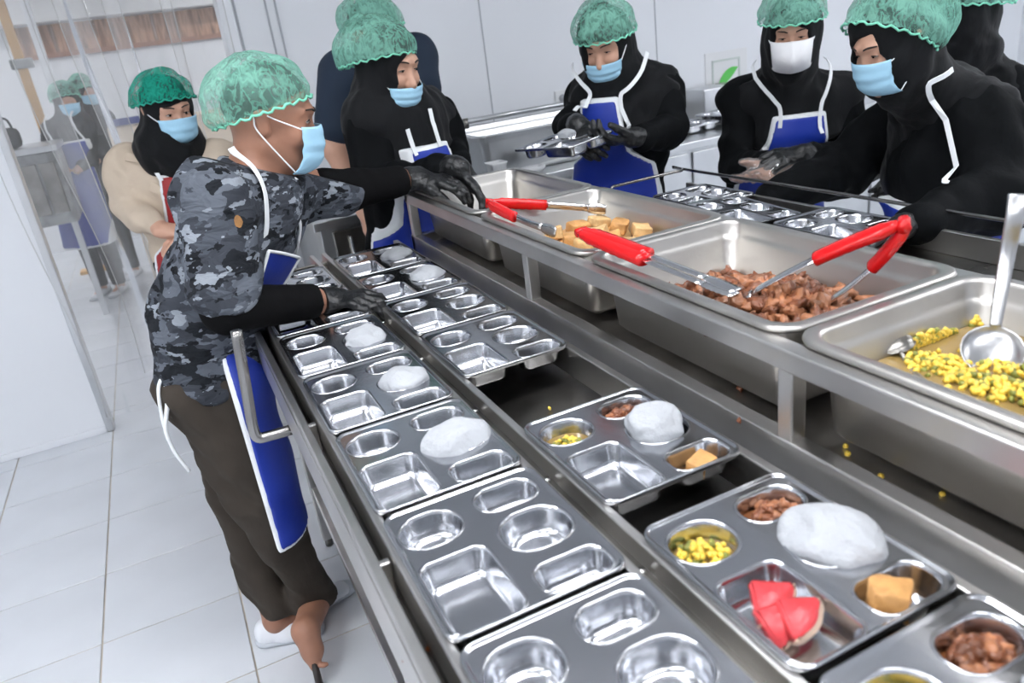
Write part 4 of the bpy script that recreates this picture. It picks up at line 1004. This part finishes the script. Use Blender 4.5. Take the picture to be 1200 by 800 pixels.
def woman(label, H, hf, sl, sr, waist, pelvis, el, er, wl, wr, feet=None, hup=(0, 0, 1), roll=0., seed=1, hs=.97, mask='mask_blue', mtop=-.012, mbot=-.118, duck=False, look=.35, net='net_green', hem=(.020, .30),
          gl=True, gr=True, gspecL=None, gspecR=None, apron=None, straps=None, cloth='black_cloth', skin='skin', hijab=True, details=True, h=.009, trousers='black_cloth', cape=.14, bh=.0055, puff=(0, 0, 0), nrad=(.113, .105, .134), loops=(-1, 1), mwide=1.08, extra=None, capew=.165, sleeve=(.064, .056, .040), hsh=.98):
    H, sl, sr, waist, pelvis, el, er, wl, wr = [V(x) for x in (H, sl, sr, waist, pelvis, el, er, wl, wr)]
    r, f, u = head_frame(hf, hup, roll); side = nrm(sr-sl); side = nrm(V(side[0], side[1], 0)); fwd = nrm(np.cross(V(0, 0, 1), side)); sm = (sl+sr)/2
    root = empty('person', (pelvis[0], pelvis[1], 0), label, 'person', 'kitchen workers')
    hipL, hipR = pelvis-side*.075, pelvis+side*.075
    if feet is None: feet = (V(hipL[0], hipL[1], .07)-fwd*.01, V(hipR[0], hipR[1], .07)-fwd*.01)
    fl, fr = V(feet[0]), V(feet[1]); kl, kr = (hipL+fl)/2+fwd*.02, (hipR+fr)/2+fwd*.02
    neck = [E(sm+V(0, 0, .01), H-u*.055-f*.012, .056, .050, k=.03)]
    tor = torso_prims(sl, sr, waist, pelvis); arms = arm_prims(sl, el, wl)+arm_prims(sr, er, wr); legs = leg_prims(hipL, kl, fl)+leg_prims(hipR, kr, fr)
    zones = [(H[2]-.15, H[2]+.15)]
    body = head_prims(H, r, f, u, hs)+neck+tor+arms+legs+[E(fl+V(0, 0, -.03), fl+fwd*.12+V(0, 0, -.045), .034, .025), E(fr+V(0, 0, -.03), fr+fwd*.12+V(0, 0, -.045), .034, .025)]
    hl = hr = None
    if gspecL: hl = hand_prims(wl, **gspecL, right=False)
    if gspecR: hr = hand_prims(wr, **gspecR, right=True)
    if hl and not gl: body += hl; zones.append((wl[2]-.12, wl[2]+.05))
    if hr and not gr: body += hr; zones.append((wr[2]-.12, wr[2]+.05))
    sdf_obj('body', body, skin, root, bh, 0, None, (), zones, .02)
    if details: head_details(root, H, r, f, u, hs, look)
    # loose tunic with wide sleeves that end before the wrists
    ax1, ax2 = nrm(wl-el), nrm(wr-er)
    slv = arm_prims(sl, el, wl-ax1*.045, sleeve, .05)+arm_prims(sr, er, wr-ax2*.045, sleeve, .05)
    gar = torso_prims(sl, sr, waist, pelvis, .165, .115, .155, .115, .175, .13, .070)+slv
    fa, fb = folds(.0105, 26, seed, .5), folds(.0050, 55, seed+31, .5)
    sdf_obj('tunic', gar, cloth, root, h, .006, lambda X, Y, Z: fa(X, Y, Z)+fb(X, Y, Z), (plane_clip(pelvis-V(0, 0, .14), (0, 0, -1)),), rel=1)
    sdf_obj('trousers', legs+[tor[1]], trousers, root, .012, .014, folds(.005, 22, seed+3), (plane_clip(fl-V(0, 0, .0), (0, 0, -1)), plane_clip(pelvis+V(0, 0, .08), (0, 0, 1))))
    for a_, nm in ((fl, 1), (fr, 2)): shoe(root, V(a_[0], a_[1], 0)-fwd*.06, V(a_[0], a_[1], 0)+fwd*.19)
    if gspecL and gl: glove(root, hl, wl, nrm(wl-el), seed=seed)
    if gspecR and gr: glove(root, hr, wr, nrm(wr-er), seed=seed+1)
    hp = None
    if hijab:
        low = sm-V(0, 0, cape)
        hp = [ELL(H-f*.008+u*.022, (.088, .104, .108), r, u, .03), E(H-u*.02-f*.012, H-u*.10-f*.008, (.080, .086), (.080, .086), r, k=.04), E(H-u*.08-f*.008, sm+fwd*.015+V(0, 0, .015), .078, .112, k=.07),
              E(sm+V(0, 0, -.01)+fwd*.01, low+fwd*.02, (capew, .115), (capew+.03, .135), side, rz=.07, k=.07), E(sl*hsh+sm*(1-hsh)+V(0, 0, .014), sr*hsh+sm*(1-hsh)+V(0, 0, .012), .083, .083, k=.07),
              E(H+f*.085-u*.030, H+f*.25-u*.03, (.056, .068), (.056, .068), r, rz=.073, k=.012, sub=True)]
        ha, hb = folds(.0095, 36, seed+7, .25), folds(.004, 75, seed+9, .35)
        sdf_obj('hijab', hp, 'hijab_black', root, .0075, 0, lambda X, Y, Z: ha(X, Y, Z)+hb(X, Y, Z), ())
    if net: hair_net(root, H, r, f, u, hs, m=net, band='net_band' if net == 'net_green' else 'net_band_deep', hem=hem, seed=seed, puffdir=puff, rad=nrad)
    if mask: face_mask(root, H, r, f, u, hs*1.02, mtop, mbot, mask, loops, duck=duck, wide=mwide)
    if apron:
        ap = gar[:3]+([p for p in hp[1:5]] if hp else [])+[E(pelvis+fwd*.01, pelvis+fwd*.04-V(0, 0, .45), (.175, .135), (.20, .16), side, k=.05)]
        bib = V(apron['bib']); bw = apron.get('bw', .085); top = bib[2]-pelvis[2]; c_ = float(np.dot(bib-pelvis, side)); hw_ = apron.get('hw', .19); wz = apron.get('wz', .10)
        rows = [(top, c_, bw), (min(top-.03, wz+.04), c_*.8, bw+.025), (wz-.02, c_*.6, hw_), (-.15, c_*.3, hw_+.02), (-.48, 0, hw_)]
        if straps is None:
            straps = []
            for sg in (-1, 1):
                k_ = bib+side*sg*(bw-.008); n2 = sm+side*sg*.070+V(0, 0, .055)+fwd*.02
                straps.append([k_-V(0, 0, .01), k_*.65+n2*.35+fwd*.02, k_*.3+n2*.7+fwd*.02, n2])
        apron_on(root, ap, pelvis, side, V(0, 0, 1), fwd, rows, apron.get('m', 'blue_apron'), .026, h, fold=folds(.004, 24, seed+11), wmin=apron.get('wmin', .02), strap_pts=straps, strap_prims=gar+(hp[1:5] if hp else []))
    if extra: extra(root, locals())
    return root

# ---- man in the grey camouflage shirt
def camo_man():
    H = V((0.274, 1.930, 1.480)); hf = (.93, -.24, -.24); r, f, u = head_frame(hf, (0, 0, 1), .0)
    sR = V((0.093, 1.800, 1.339)); sL = V((0.295, 2.080, 1.283)); sm = (sL+sR)/2
    eR = V((0.054, 1.720, 1.109)); wR = V((0.287, 1.810, 1.043)); eL = V((0.465, 2.100, 1.246)); wL = V((0.662, 2.140, 1.235))
    waist = V((0.053, 1.950, 1.084)); pelvis = V((0.007, 1.970, 0.911)); side = nrm(sR-sL); fw = nrm(np.cross(V(0, 0, 1), side))
    root = empty('person', (pelvis[0], pelvis[1], 0), 'man in grey camouflage shirt and brown trousers leaning over the tray line', 'person', 'kitchen workers')
    hR, hL = V((-0.046, 1.890, 0.878)), V((-0.036, 2.040, 0.855))
    kR, kL = V((0.000, 1.870, 0.556)), V((-0.031, 2.030, 0.494)); aR, aL = V((0.083, 1.969, 0.100)), V((-0.047, 1.973, 0.090))
    tor = torso_prims(sL, sR, waist, pelvis, .160, .108, .145, .105, .155, .110, .064)
    arms = arm_prims(sR, eR, wR, (.060, .047, .030)) + arm_prims(sL, eL, wL, (.058, .046, .030))
    legs = leg_prims(hR, kR, aR, (.064, .050, .036)) + leg_prims(hL, kL, aL, (.064, .050, .036))
    stump_top = V((0.022, 1.801, 0.140)); st_mid = V((0.024, 1.771, 0.090)); st_low = V((0.019, 1.750, 0.055))
    body = head_prims(H, r, f, u, 1.0)+[E(sm+V(0, 0, .0)-fw*.01, H-u*.05-f*.018, .066, .060, k=.04)]+tor+arms+legs
    body += [E(aR, stump_top, .045, .036, k=.02), E(stump_top, st_mid, .034, .030, k=.02), E(st_mid, st_low, .028, .015, k=.015), E(V((0.038, 1.735, 0.060)), V((0.049, 1.731, 0.060)), .009, .007, k=.005)]
    body += [E(aL+V(0, 0, -.02), aL+V(.13, .02, -.055), .033, .024, k=.02)]
    sdf_obj('body', body, 'skin_dark', root, .0055, 0, None, (), [(H[2]-.17, H[2]+.15), (0, .16)], .02)
    head_details(root, H, r, f, u, 1., .5)
    # hair under the net
    sdf_obj('hair', [ELL(H-f*.014+u*.030, (.080, .092, .101), r, u, .02)], 'hair', root, .007, 0, folds(.002, 90, 4), (plane_clip(H+u*.022, nrm(-u*.9+f*.55)), ))
    hair_net(root, H, r, f, u, 1., back=.028, up=.040, rad=(.105, .098, .122), hem=(.016, .42), seed=5, h=.0052)
    face_mask(root, H, r, f, u, 1.03, -.006, -.124, 'mask_blue', (-1, 1), puff=.004)
    # shirt: torso and short sleeves, cut at the sleeve hems
    aR1 = nrm(eR-sR); aL1 = nrm(eL-sL)
    shirt = tor + [E(sR, sR+(eR-sR)*.86, .066, .060, k=.04), E(sL, sL+(eL-sL)*.80, .066, .064, k=.04), E(sm-V(0, 0, .01), sm+(H-sm)*.22, .085, .074, k=.04),
                   E(waist, pelvis-V(0, 0, .01), (.155, .115), (.172, .122), side, rz=.06, k=.04)]
    shirt.append(E(sm+fw*.11+(H-sm)*.30, sm+fw*.135-V(0, 0, .10), .034, .008, k=.02, sub=True))
    fa, fb = folds(.0110, 30, 21, .8), folds(.0055, 62, 22, .9)
    sh_o = sdf_obj('camouflage_shirt', shirt, 'camo', root, .0075, .016, lambda X, Y, Z: fa(X, Y, Z)+fb(X, Y, Z), (plane_clip(pelvis-V(0, 0, .055), (.0, .0, -1)), plane_clip(sm+(H-sm)*.36, nrm(H-sm))))
    # long black undersleeves
    for s_, e_, w_, nm in ((sR, eR, wR, 0), (sL, eL, wL, 1)):
        d2 = nrm(w_-e_); sdf_obj('black_undersleeve', arm_prims(s_+(e_-s_)*.55, e_, w_-d2*.035, (.052, .048, .037)), 'black_sleeve', root, .0075, .006, folds(.0022, 70, 30+nm), (plane_clip(w_-d2*.035, d2),))
    tr = [E(hR, kR, .090, .070, k=.012), E(kR, aR-V(0, 0, .015), .070, .057, k=.03), E(hL, kL, .092, .068, k=.012), E(kL, aL+V(0, 0, .045), .068, .050, k=.012), E(pelvis+V(0, 0, .06), pelvis-V(0, 0, .05), (.155, .112), (.155, .112), side, rz=.06, k=.06)]
    ft = folds(.0150, 26, 41, .5)
    cR, cL = plane_clip(aR-V(0, 0, .005), (0, 0, -1)), plane_clip(aL+V(0, 0, .03), (0, 0, -1))
    ft2 = folds(.0060, 58, 43, .5)
    sdf_obj('trousers', tr, 'brown_cloth', root, .0085, .004, lambda X, Y, Z: ft(X, Y, Z)+ft2(X, Y, Z), (plane_clip((0, 0, .085), (0, 0, -1)), plane_clip(pelvis+V(0, 0, .02), (0, 0, 1))))
    shoe(root, V((-0.081, 1.993, -0.000)), V((0.066, 1.946, 0.000)), w_=.042, hgt=.06); shoe(root, V((0.022, 2.044, -0.000)), V((0.197, 2.084, 0.000)), w_=.042, hgt=.05)
    tube('walking_peg', [V((0.019, 1.746, 0.070)), V((0.016, 1.715, 0.000))], [.009, .011], 'peg', root, 8)
    # gloved hands: the near one grips the rail, the far one hovers over the empty pan
    dR = nrm(V((0.406, 1.724, 1.045))-wR)
    glove(root, hand_prims(wR, dR, (.1, .1, -1), True, curl=(.45, .55, .35), thumb=(.5, .4)), wR, nrm(wR-eR), seed=3, cuff=.022)
    dL = nrm(V((0.800, 2.052, 1.206))-wL)
    glove(root, hand_prims(wL, dL, (0, .2, -1), False, curl=(.25, .45, .35), thumb=(.4, .3)), wL, nrm(wL-eL), seed=4, cuff=.030)
    # apron with white trim, neck strap and waist tie
    sY, fX = V(0, -1, 0), V(1, 0, 0)
    ap = tor + [E(sm-V(0, 0, .02), sm+(H-sm)*.2, .085, .074, k=.04), E(V(.005, 1.94, .86), V(.020, 1.95, .40), (.15, .085), (.15, .075), sY, k=.05)]
    a = apron_on(root, ap, pelvis, sY, V(0, 0, 1), fX, [(.14, -.02, .12), (.06, .0, .20), (-.03, .0, .25), (-.10, .0, .25), (-.46, .0, .25), (-.49, .0, .24)], 'blue_apron', .026, .0065, .009, .005, folds(.005, 22, 51))
    bib = [V((0.188, 1.860, 1.170)), V((0.154, 1.860, 1.081)), V((0.109, 1.860, 0.997))]
    # free-standing bib flap bulging off the chest
    fl0 = np.array([[V((0.177, 1.780, 1.201)), V((0.215, 1.830, 1.176)), V((0.257, 1.900, 1.141))], [V((0.153, 1.780, 1.158)), V((0.184, 1.830, 1.133)), V((0.220, 1.900, 1.101))], [V((0.129, 1.790, 1.112)), V((0.155, 1.840, 1.090)), V((0.188, 1.900, 1.064))], [V((0.107, 1.820, 1.045)), V((0.127, 1.860, 1.023)), V((0.158, 1.910, 0.996))]])
    def sheet(name, G, m, th, par):
        G = np.asarray(G); nj, ni = G.shape[:2]; up_ = []
        for row in G: up_.append(np.array(smooth_path(list(row), 5)))
        U = np.array(up_); cols = [np.array(smooth_path([U[j, i] for j in range(nj)], 5)) for i in range(U.shape[1])]
        S = np.array(cols).transpose(1, 0, 2); a_, b_ = S.shape[:2]; vs_ = list(S.reshape(-1, 3)); n0 = len(vs_); vs_ += [p+V(-th, 0, 0) for p in vs_]; fs = []
        for j in range(a_-1):
            for i in range(b_-1): q = (j*b_+i, j*b_+i+1, (j+1)*b_+i+1, (j+1)*b_+i); fs += [q, tuple(n0+x for x in q[::-1])]
        bd = list(range(b_))+[j*b_+b_-1 for j in range(1, a_)]+[(a_-1)*b_+i for i in range(b_-2, -1, -1)]+[j*b_ for j in range(a_-2, 0, -1)]
        for i in range(len(bd)): x, y = bd[i], bd[(i+1) % len(bd)]; fs.append((x, n0+x, n0+y, y))
        o = obj(name, pyd(name, vs_, fs, m), par); return o, S
    o, S = sheet('bib', fl0, 'blue_apron', .002, a)
    for edge in (S[0], S[:, 0], S[:, -1]):
        tube('bib_trim', list(edge), .0042, 'white_trim', o, 6)
    nk = sm+(H-sm)*.2
    ribbon_on('neck_strap', shirt, [(0.164, 1.900, 1.430), (0.175, 1.830, 1.371), (0.183, 1.800, 1.305), (0.182, 1.790, 1.247), (0.178, 1.780, 1.205)], .016, .003, .022, 'white_trim', a)
    ribbon_on('neck_strap', shirt, [(0.237, 1.920, 1.335), (0.235, 1.900, 1.279), (0.230, 1.920, 1.218), (0.232, 1.960, 1.161)], .012, .003, .022, 'white_trim', a)
    tube('waist_tie', smooth_path([(-0.119, 1.860, 0.948), (-0.137, 1.840, 0.928), (-0.150, 1.840, 0.852), (-0.150, 1.840, 0.770), (-0.131, 1.840, 0.697)], 5), .0045, 'white_trim', a, 6)
    tube('waist_tie', smooth_path([(-0.119, 1.860, 0.948), (-0.127, 1.830, 0.895), (-0.149, 1.830, 0.833), (-0.151, 1.830, 0.799)], 5), .0055, 'white_trim', a, 6)
    # orange badge patch on the sleeve
    Pp, g = snap(shirt, [(0.116, 1.720, 1.289)], .018); p0 = Pp[0]; g0 = g[0]; e1 = nrm(np.cross(g0, V(0, 0, 1))); e2 = np.cross(g0, e1)
    ring = [p0+e1*.010*math.cos(t)+e2*.018*math.sin(t) for t in np.linspace(0, 6.283, 15)[:-1]]
    R2, _ = snap(shirt, ring, .021)
    obj('sleeve_patch', pyd('sleeve_patch', [Pp[0]+g0*.006]+list(R2), [(0, i+1, (i+1) % 14+1) for i in range(14)], 'patch'), sh_o)
camo_man()

# ---- woman in black with blue apron, hands over the empty pan
pel = V(.74, 2.62, .90)
woman('woman in black hijab and blue apron reaching over the empty pan, mask below her nose', (0.748, 2.470, 1.542), (.42, -.85, -.24), (0.913, 2.620, 1.346), (0.634, 2.460, 1.371), V(.755, 2.57, 1.10), pel,
      (0.938, 2.560, 1.228), (0.600, 2.380, 1.204), (0.891, 2.360, 1.197), (0.790, 2.133, 1.241), seed=101, mtop=-.050, mbot=-.125, look=.30,
      gspecL=dict(d=(.3, -.5, -.45), n_=(-.2, .2, -.8), curl=(.35, .5, .4), thumb=(.5, .3)), gspecR=dict(d=(.38, -.30, -.62), n_=(-.55, .1, -.5), curl=(.22, .40, .3), thumb=(.5, .3), s=1.06),
      apron=dict(bib=(0.798, 2.380, 1.289), bw=.080, hw=.18), straps=[[(0.809, 2.420, 1.387), (0.819, 2.400, 1.333), (0.834, 2.380, 1.277)], [(0.721, 2.420, 1.353), (0.733, 2.400, 1.310), (0.740, 2.380, 1.262)]], hem=(.022, .34), puff=(-.03, .01, .005), nrad=(.118, .108, .138), cape=.13)
# ---- man in a navy T-shirt behind her
def navy_man():
    H = V((0.889, 3.050, 1.651)); r, f, u = head_frame((.86, -.12, -.35)); sR = V((0.701, 2.920, 1.520)); sL = V((1.060, 3.120, 1.544)); sm = (sL+sR)/2
    eR = V((0.611, 2.900, 1.278)); wR = V((0.662, 2.860, 1.034)); eL = V((1.025, 3.020, 1.379)); wL = V((1.073, 2.980, 1.232))
    waist = sm+V(-.02, .02, -.36); pelvis = sm+V(-.03, .03, -.52); side = nrm(sR-sL); fw = nrm(np.cross(V(0, 0, 1), side))
    root = empty('person', (pelvis[0], pelvis[1], 0), 'man in navy T-shirt standing behind the woman with the lowered blue mask', 'person', 'kitchen workers')
    tor = torso_prims(sL, sR, waist, pelvis, .165, .11, .15, .11, .16, .12, .064); hR, hL = pelvis+side*.08, pelvis-side*.08
    aR, aL = V(hR[0], hR[1], .08), V(hL[0], hL[1], .08); legs = leg_prims(hR, (hR+aR)/2, aR)+leg_prims(hL, (hL+aL)/2, aL)
    hand = hand_prims(wR, nrm(V((0.648, 2.830, 0.887))-wR), (.75, -.2, -.2), True, curl=(.12, .18, .15), thumb=(.35, .2), s=1.05)
    body = head_prims(H, r, f, u)+[E(sm, H-u*.05-f*.015, .060, .055, k=.04)]+tor+arm_prims(sR, eR, wR, (.056, .047, .032))+arm_prims(sL, eL, wL, (.056, .047, .032))+legs+hand
    body += [E(aR-V(0, 0, .03), aR+fw*.13-V(0, 0, .05), .034, .025), E(aL-V(0, 0, .03), aL+fw*.13-V(0, 0, .05), .034, .025)]
    sdf_obj('body', body, 'skin', root, .0065, 0, None, (), [(H[2]-.15, H[2]+.15), (wR[2]-.22, wR[2]+.05)], .016)
    head_details(root, H, r, f, u, 1., .5)
    sdf_obj('hair', [ELL(H-f*.014+u*.030, (.080, .092, .101), r, u, .02)], 'hair', root, .008, 0, None, (plane_clip(H+u*.02, nrm(-u*.9+f*.5)),))
    hair_net(root, H, r, f, u, 1., rad=(.105, .098, .122), hem=(.02, .40), seed=15)
    face_mask(root, H, r, f, u, 1.02)
    sdf_obj('tshirt', tor+[E(sR, sR+(eR-sR)*.68, .072, .070, k=.04), E(sL, sL+(eL-sL)*.68, .070, .068, k=.04), E(pelvis+V(0, 0, .1), pelvis-V(0, 0, .06), (.16, .12), (.17, .13), side, rz=.05)], 'navy_cloth', root, .009, .014, folds(.005, 26, 61, .6), (plane_clip(pelvis-V(0, 0, .08), (0, 0, -1)),))
    sdf_obj('trousers', legs, 'black_cloth', root, .012, .014, folds(.005, 24, 62), (plane_clip(V(0, 0, .06), (0, 0, -1)),))
    for a_ in (aR, aL): shoe(root, V(a_[0], a_[1], 0)-fw*.06, V(a_[0], a_[1], 0)+fw*.2)
navy_man()
# ---- woman holding a tray at the end of the opposite table
pel = V(1.66, 2.62, .93)
woman('woman in black hijab and blue apron holding a steel tray in black gloves', (1.532, 2.450, 1.519), (-.72, -.62, -.42), (1.725, 2.400, 1.318), (1.519, 2.580, 1.315), V(1.645, 2.55, 1.12), pel,
      (1.682, 2.300, 1.196), (1.402, 2.520, 1.236), (1.455, 2.180, 1.215), (1.341, 2.360, 1.266), seed=111, mtop=-.036, mbot=-.122, look=.22,
      gspecL=dict(d=(-.9, .15, .0), n_=(-.1, .3, .9), curl=(.45, .7, .45), thumb=(.6, .3)), gspecR=dict(d=(-.15, -.55, -.35), n_=(.6, .1, -.3), curl=(.4, .6, .4), thumb=(.5, .3)),
      apron=dict(bib=(1.385, 2.320, 1.332), bw=.070, hw=.17, wz=.16), hem=(.018, .22), cape=.11)
tr_ = tray(1.30, 2.10, 1.10, 'small steel tray held in black gloves before a blue apron', 'five-compartment trays being handled', (.12, -.1, .28))
tr_.location = Vector((1.282, 2.220, 1.236))-Vector((.11, .11, .0)); tr_.rotation_euler = (-.05, -.06, .35)
o = parcel(0, 0, 1, 'white rice parcel on the tray held by the woman in black gloves', .4, .62); o.location = (1.231, 2.240, 1.260)
# ---- woman with the white mask
pel = V(2.29, 2.44, .90)
def badge(root, L_):
    for k in range(6):
        if k == 4: continue
        P_, g = snap(L_['gar']+L_['hp'][1:5], [V(1.9360, 2.1200, 1.2020)+k/5*V(0.0570, 0.0000, -0.0040)], .012); p = P_[0]
        vs_, fs = ribbon_data([p-V(0, 0, .005), p+V(0, 0, .005)], [g[0]], .0042 if k % 2 else .003, .002); obj('name_lettering', pyd('name_lettering', vs_, fs, 'white_trim', False), root)
woman('woman in black hijab with a white cone mask, arms folded over her blue apron', (2.158, 2.200, 1.474), (-.66, -.68, -.30), (2.435, 2.220, 1.198), (2.116, 2.420, 1.229), V(2.29, 2.40, 1.06), pel,
      (2.446, 2.160, 0.970), (2.009, 2.340, 0.997), (2.046, 2.020, 1.069), (1.977, 2.100, 1.050), seed=121, mask='mask_white', mtop=-.008, mbot=-.125, duck=True, look=.25,
      gspecL=dict(d=(-.85, .25, .0), n_=(.05, .5, -.85), curl=(.5, .7, .4), thumb=(.5, .4), s=1.1), gspecR=None,
      apron=dict(bib=(2.151, 2.120, 1.174), bw=.095, hw=.18, wz=.08), hem=(.034, .16), cape=.12, extra=badge, nrad=(.120, .104, .136))
# her other hand in a clear plastic glove
hp_ = hand_prims(V((1.967, 2.060, 1.038)), (-.8, .05, -.25), (.1, -.3, .9), True, curl=(.15, .35, .25), thumb=(.6, .2), per=[(.1, .2, .2), (.2, .3, .2), (.35, .4, .3), (.5, .4, .3)])
own = [o for o in C.objects if o.name.startswith('person') and 'white cone' in o.get('label', '')][0]
ho = sdf_obj('hand', hp_+[E(V((1.967, 2.060, 1.038)), V((2.050, 2.080, 1.030)), .028, .030, k=.01)], 'skin', own, .0042)
sdf_obj('plastic_glove', hp_+[E(V((1.967, 2.060, 1.038)), V((2.096, 2.060, 1.002)), .036, .05, k=.03)], 'plastic_glove', own, .006, .006, folds(.004, 90, 9))
# ---- woman bending over the opposite table on the right
pel = V(2.06, 1.44, .93)
woman('woman in black hijab bending over the opposite table, tall green hair net, white strap', (1.839, 1.520, 1.446), (-.90, .14, -.36), (2.034, 1.380, 1.224), (2.193, 1.700, 1.218), V(2.05, 1.50, 1.08), pel,
      (1.946, 1.260, 1.027), (2.027, 1.840, 1.037), (1.644, 1.280, 1.023), (1.713, 1.860, 0.978), seed=131, mtop=-.012, mbot=-.122, look=.3,
      gspecL=dict(d=(-.95, .25, -.1), n_=(.0, .0, -1), curl=(.2, .35, .25), thumb=(.4, .3)), gspecR=dict(d=(-.9, .3, -.35), n_=(0, 0, -1), curl=(.3, .5, .4), thumb=(.5, .3)),
      apron=dict(bib=(1.9, 1.44, .99), bw=.19, hw=.20, wz=.0, wmin=-.05), straps=[[(1.915, 1.420, 1.359), (1.808, 1.330, 1.316), (1.756, 1.290, 1.264), (1.748, 1.270, 1.194), (1.761, 1.260, 1.130)]], hem=(.004, .80), nrad=(.126, .124, .156), puff=(.020, 0, .0), cape=.20, capew=.18, sleeve=(.085, .085, .050))
# ---- woman standing behind her, face turned away
pel = V(2.80, 1.98, .92)
woman('woman in black hijab standing behind the bending woman, mostly hidden', (2.589, 1.860, 1.439), (-.55, .70, -.2), (2.702, 2.080, 1.168), (2.748, 1.780, 1.178), V(2.75, 1.94, 1.10), pel,
      V(2.45, 2.2, 1.0), (2.884, 1.800, 0.874), V(2.40, 2.3, .9), V(2.6, 2.05, .92), seed=141, hem=(.05, .30), cape=.14, details=False, gspecL=dict(d=(-.5, .2, -.7), n_=(-.5, 0, -.3)), gspecR=dict(d=(-.5, .2, -.7), n_=(-.5, 0, -.3)))
# ---- woman in the beige shirt and red apron by the curtain
pel = V(.06, 3.30, .90)
woman('woman in beige shirt and red apron standing before the strip curtain', (0.094, 3.200, 1.483), (.30, -.90, -.20), (0.220, 3.200, 1.272), (-0.099, 3.280, 1.297), V(.06, 3.28, 1.08), pel,
      (0.213, 3.200, 1.098), (-0.137, 3.240, 1.149), (0.075, 3.060, 1.056), (-0.041, 3.060, 1.075), seed=151, look=.45, cloth='beige_cloth', hijab=False, net='net_deep', hem=(.030, .26), gl=False, gr=False,
      gspecL=dict(d=(-.7, -.3, -.2), n_=(0, .4, -.8)), gspecR=dict(d=(.8, -.3, -.1), n_=(0, .4, -.8)),
      apron=dict(bib=(0.050, 3.060, 1.263), bw=.075, hw=.17, wz=.08, m='red_apron'))
own = [o for o in C.objects if o.name.startswith('person') and 'beige shirt' in o.get('label', '')][0]
bt_ = torso_prims((0.220, 3.200, 1.272), (-0.099, 3.280, 1.297), V(.06, 3.28, 1.08), pel, .165, .115, .155, .115, .175, .13, .070)+arm_prims((-0.099, 3.280, 1.297), (-0.137, 3.240, 1.149), (-0.041, 3.060, 1.075), (.064, .056, .040), .05)
ribbon_on('epaulette', bt_, [(-0.092, 3.200, 1.341), (-0.063, 3.170, 1.341), (-0.032, 3.160, 1.327)], .030, .004, .012, 'beige_cloth', own)
ribbon_on('pocket_flap', bt_, [(-0.067, 3.080, 1.249), (-0.041, 3.060, 1.240), (-0.016, 3.050, 1.227)], .034, .004, .012, 'beige_cloth', own)
Hb = V((0.094, 3.200, 1.483)); r, f, u = head_frame((.30, -.90, -.20)); smb = (V((0.220, 3.200, 1.272))+V((-0.099, 3.280, 1.297)))/2
sdf_obj('hijab', [ELL(Hb-f*.012+u*.020, (.086, .102, .106), r, u, .03), E(Hb-u*.02-f*.01, Hb-u*.10-f*.005, (.082, .086), (.080, .084), r, k=.04), E(Hb-u*.10, smb+V(0, -.02, .04), .082, .105, k=.05), E(smb+V(-.03, -.03, .055), smb+V(.03, -.03, .055), (.10, .10), (.10, .10), k=.04), E(smb+V(0.02, -.06, .03), smb+V(.05, -.125, -.07), .075, .030, k=.05),
                 E(Hb+f*.085-u*.030, Hb+f*.25-u*.03, (.058, .070), (.058, .070), r, rz=.075, k=.012, sub=True)], 'hijab_black', own, .0075, 0, folds(.009, 42, 77))
# ---- two far workers behind the curtain
woman('far worker with green hair net and blue apron behind the curtain, nearer the yellow pole', (-0.480, 6.900, 1.517), (.2, -.95, -.1), (-0.413, 6.850, 1.305), (-0.647, 6.950, 1.300), V((-0.565, 6.900, 1.134)), V((-0.610, 6.900, 0.910)), (-0.442, 6.800, 1.087), (-0.714, 6.850, 1.100), (-0.553, 6.700, 1.020), (-0.619, 6.700, 1.032), seed=161, details=False, h=.014, bh=.012,
      apron=dict(bib=(-0.524, 6.750, 1.234), bw=.11), cape=.10)
woman('far worker with green hair net behind the curtain, right of the other far worker', (-0.361, 7.400, 1.555), (.4, -.9, -.1), (-0.287, 7.350, 1.327), (-0.527, 7.450, 1.320), V((-0.454, 7.400, 1.129)), V((-0.497, 7.400, 0.902)), (-0.330, 7.300, 1.094), (-0.585, 7.350, 1.114), (-0.441, 7.200, 1.018), (-0.526, 7.200, 1.033), seed=171, details=False, h=.014, bh=.012, cape=.10)
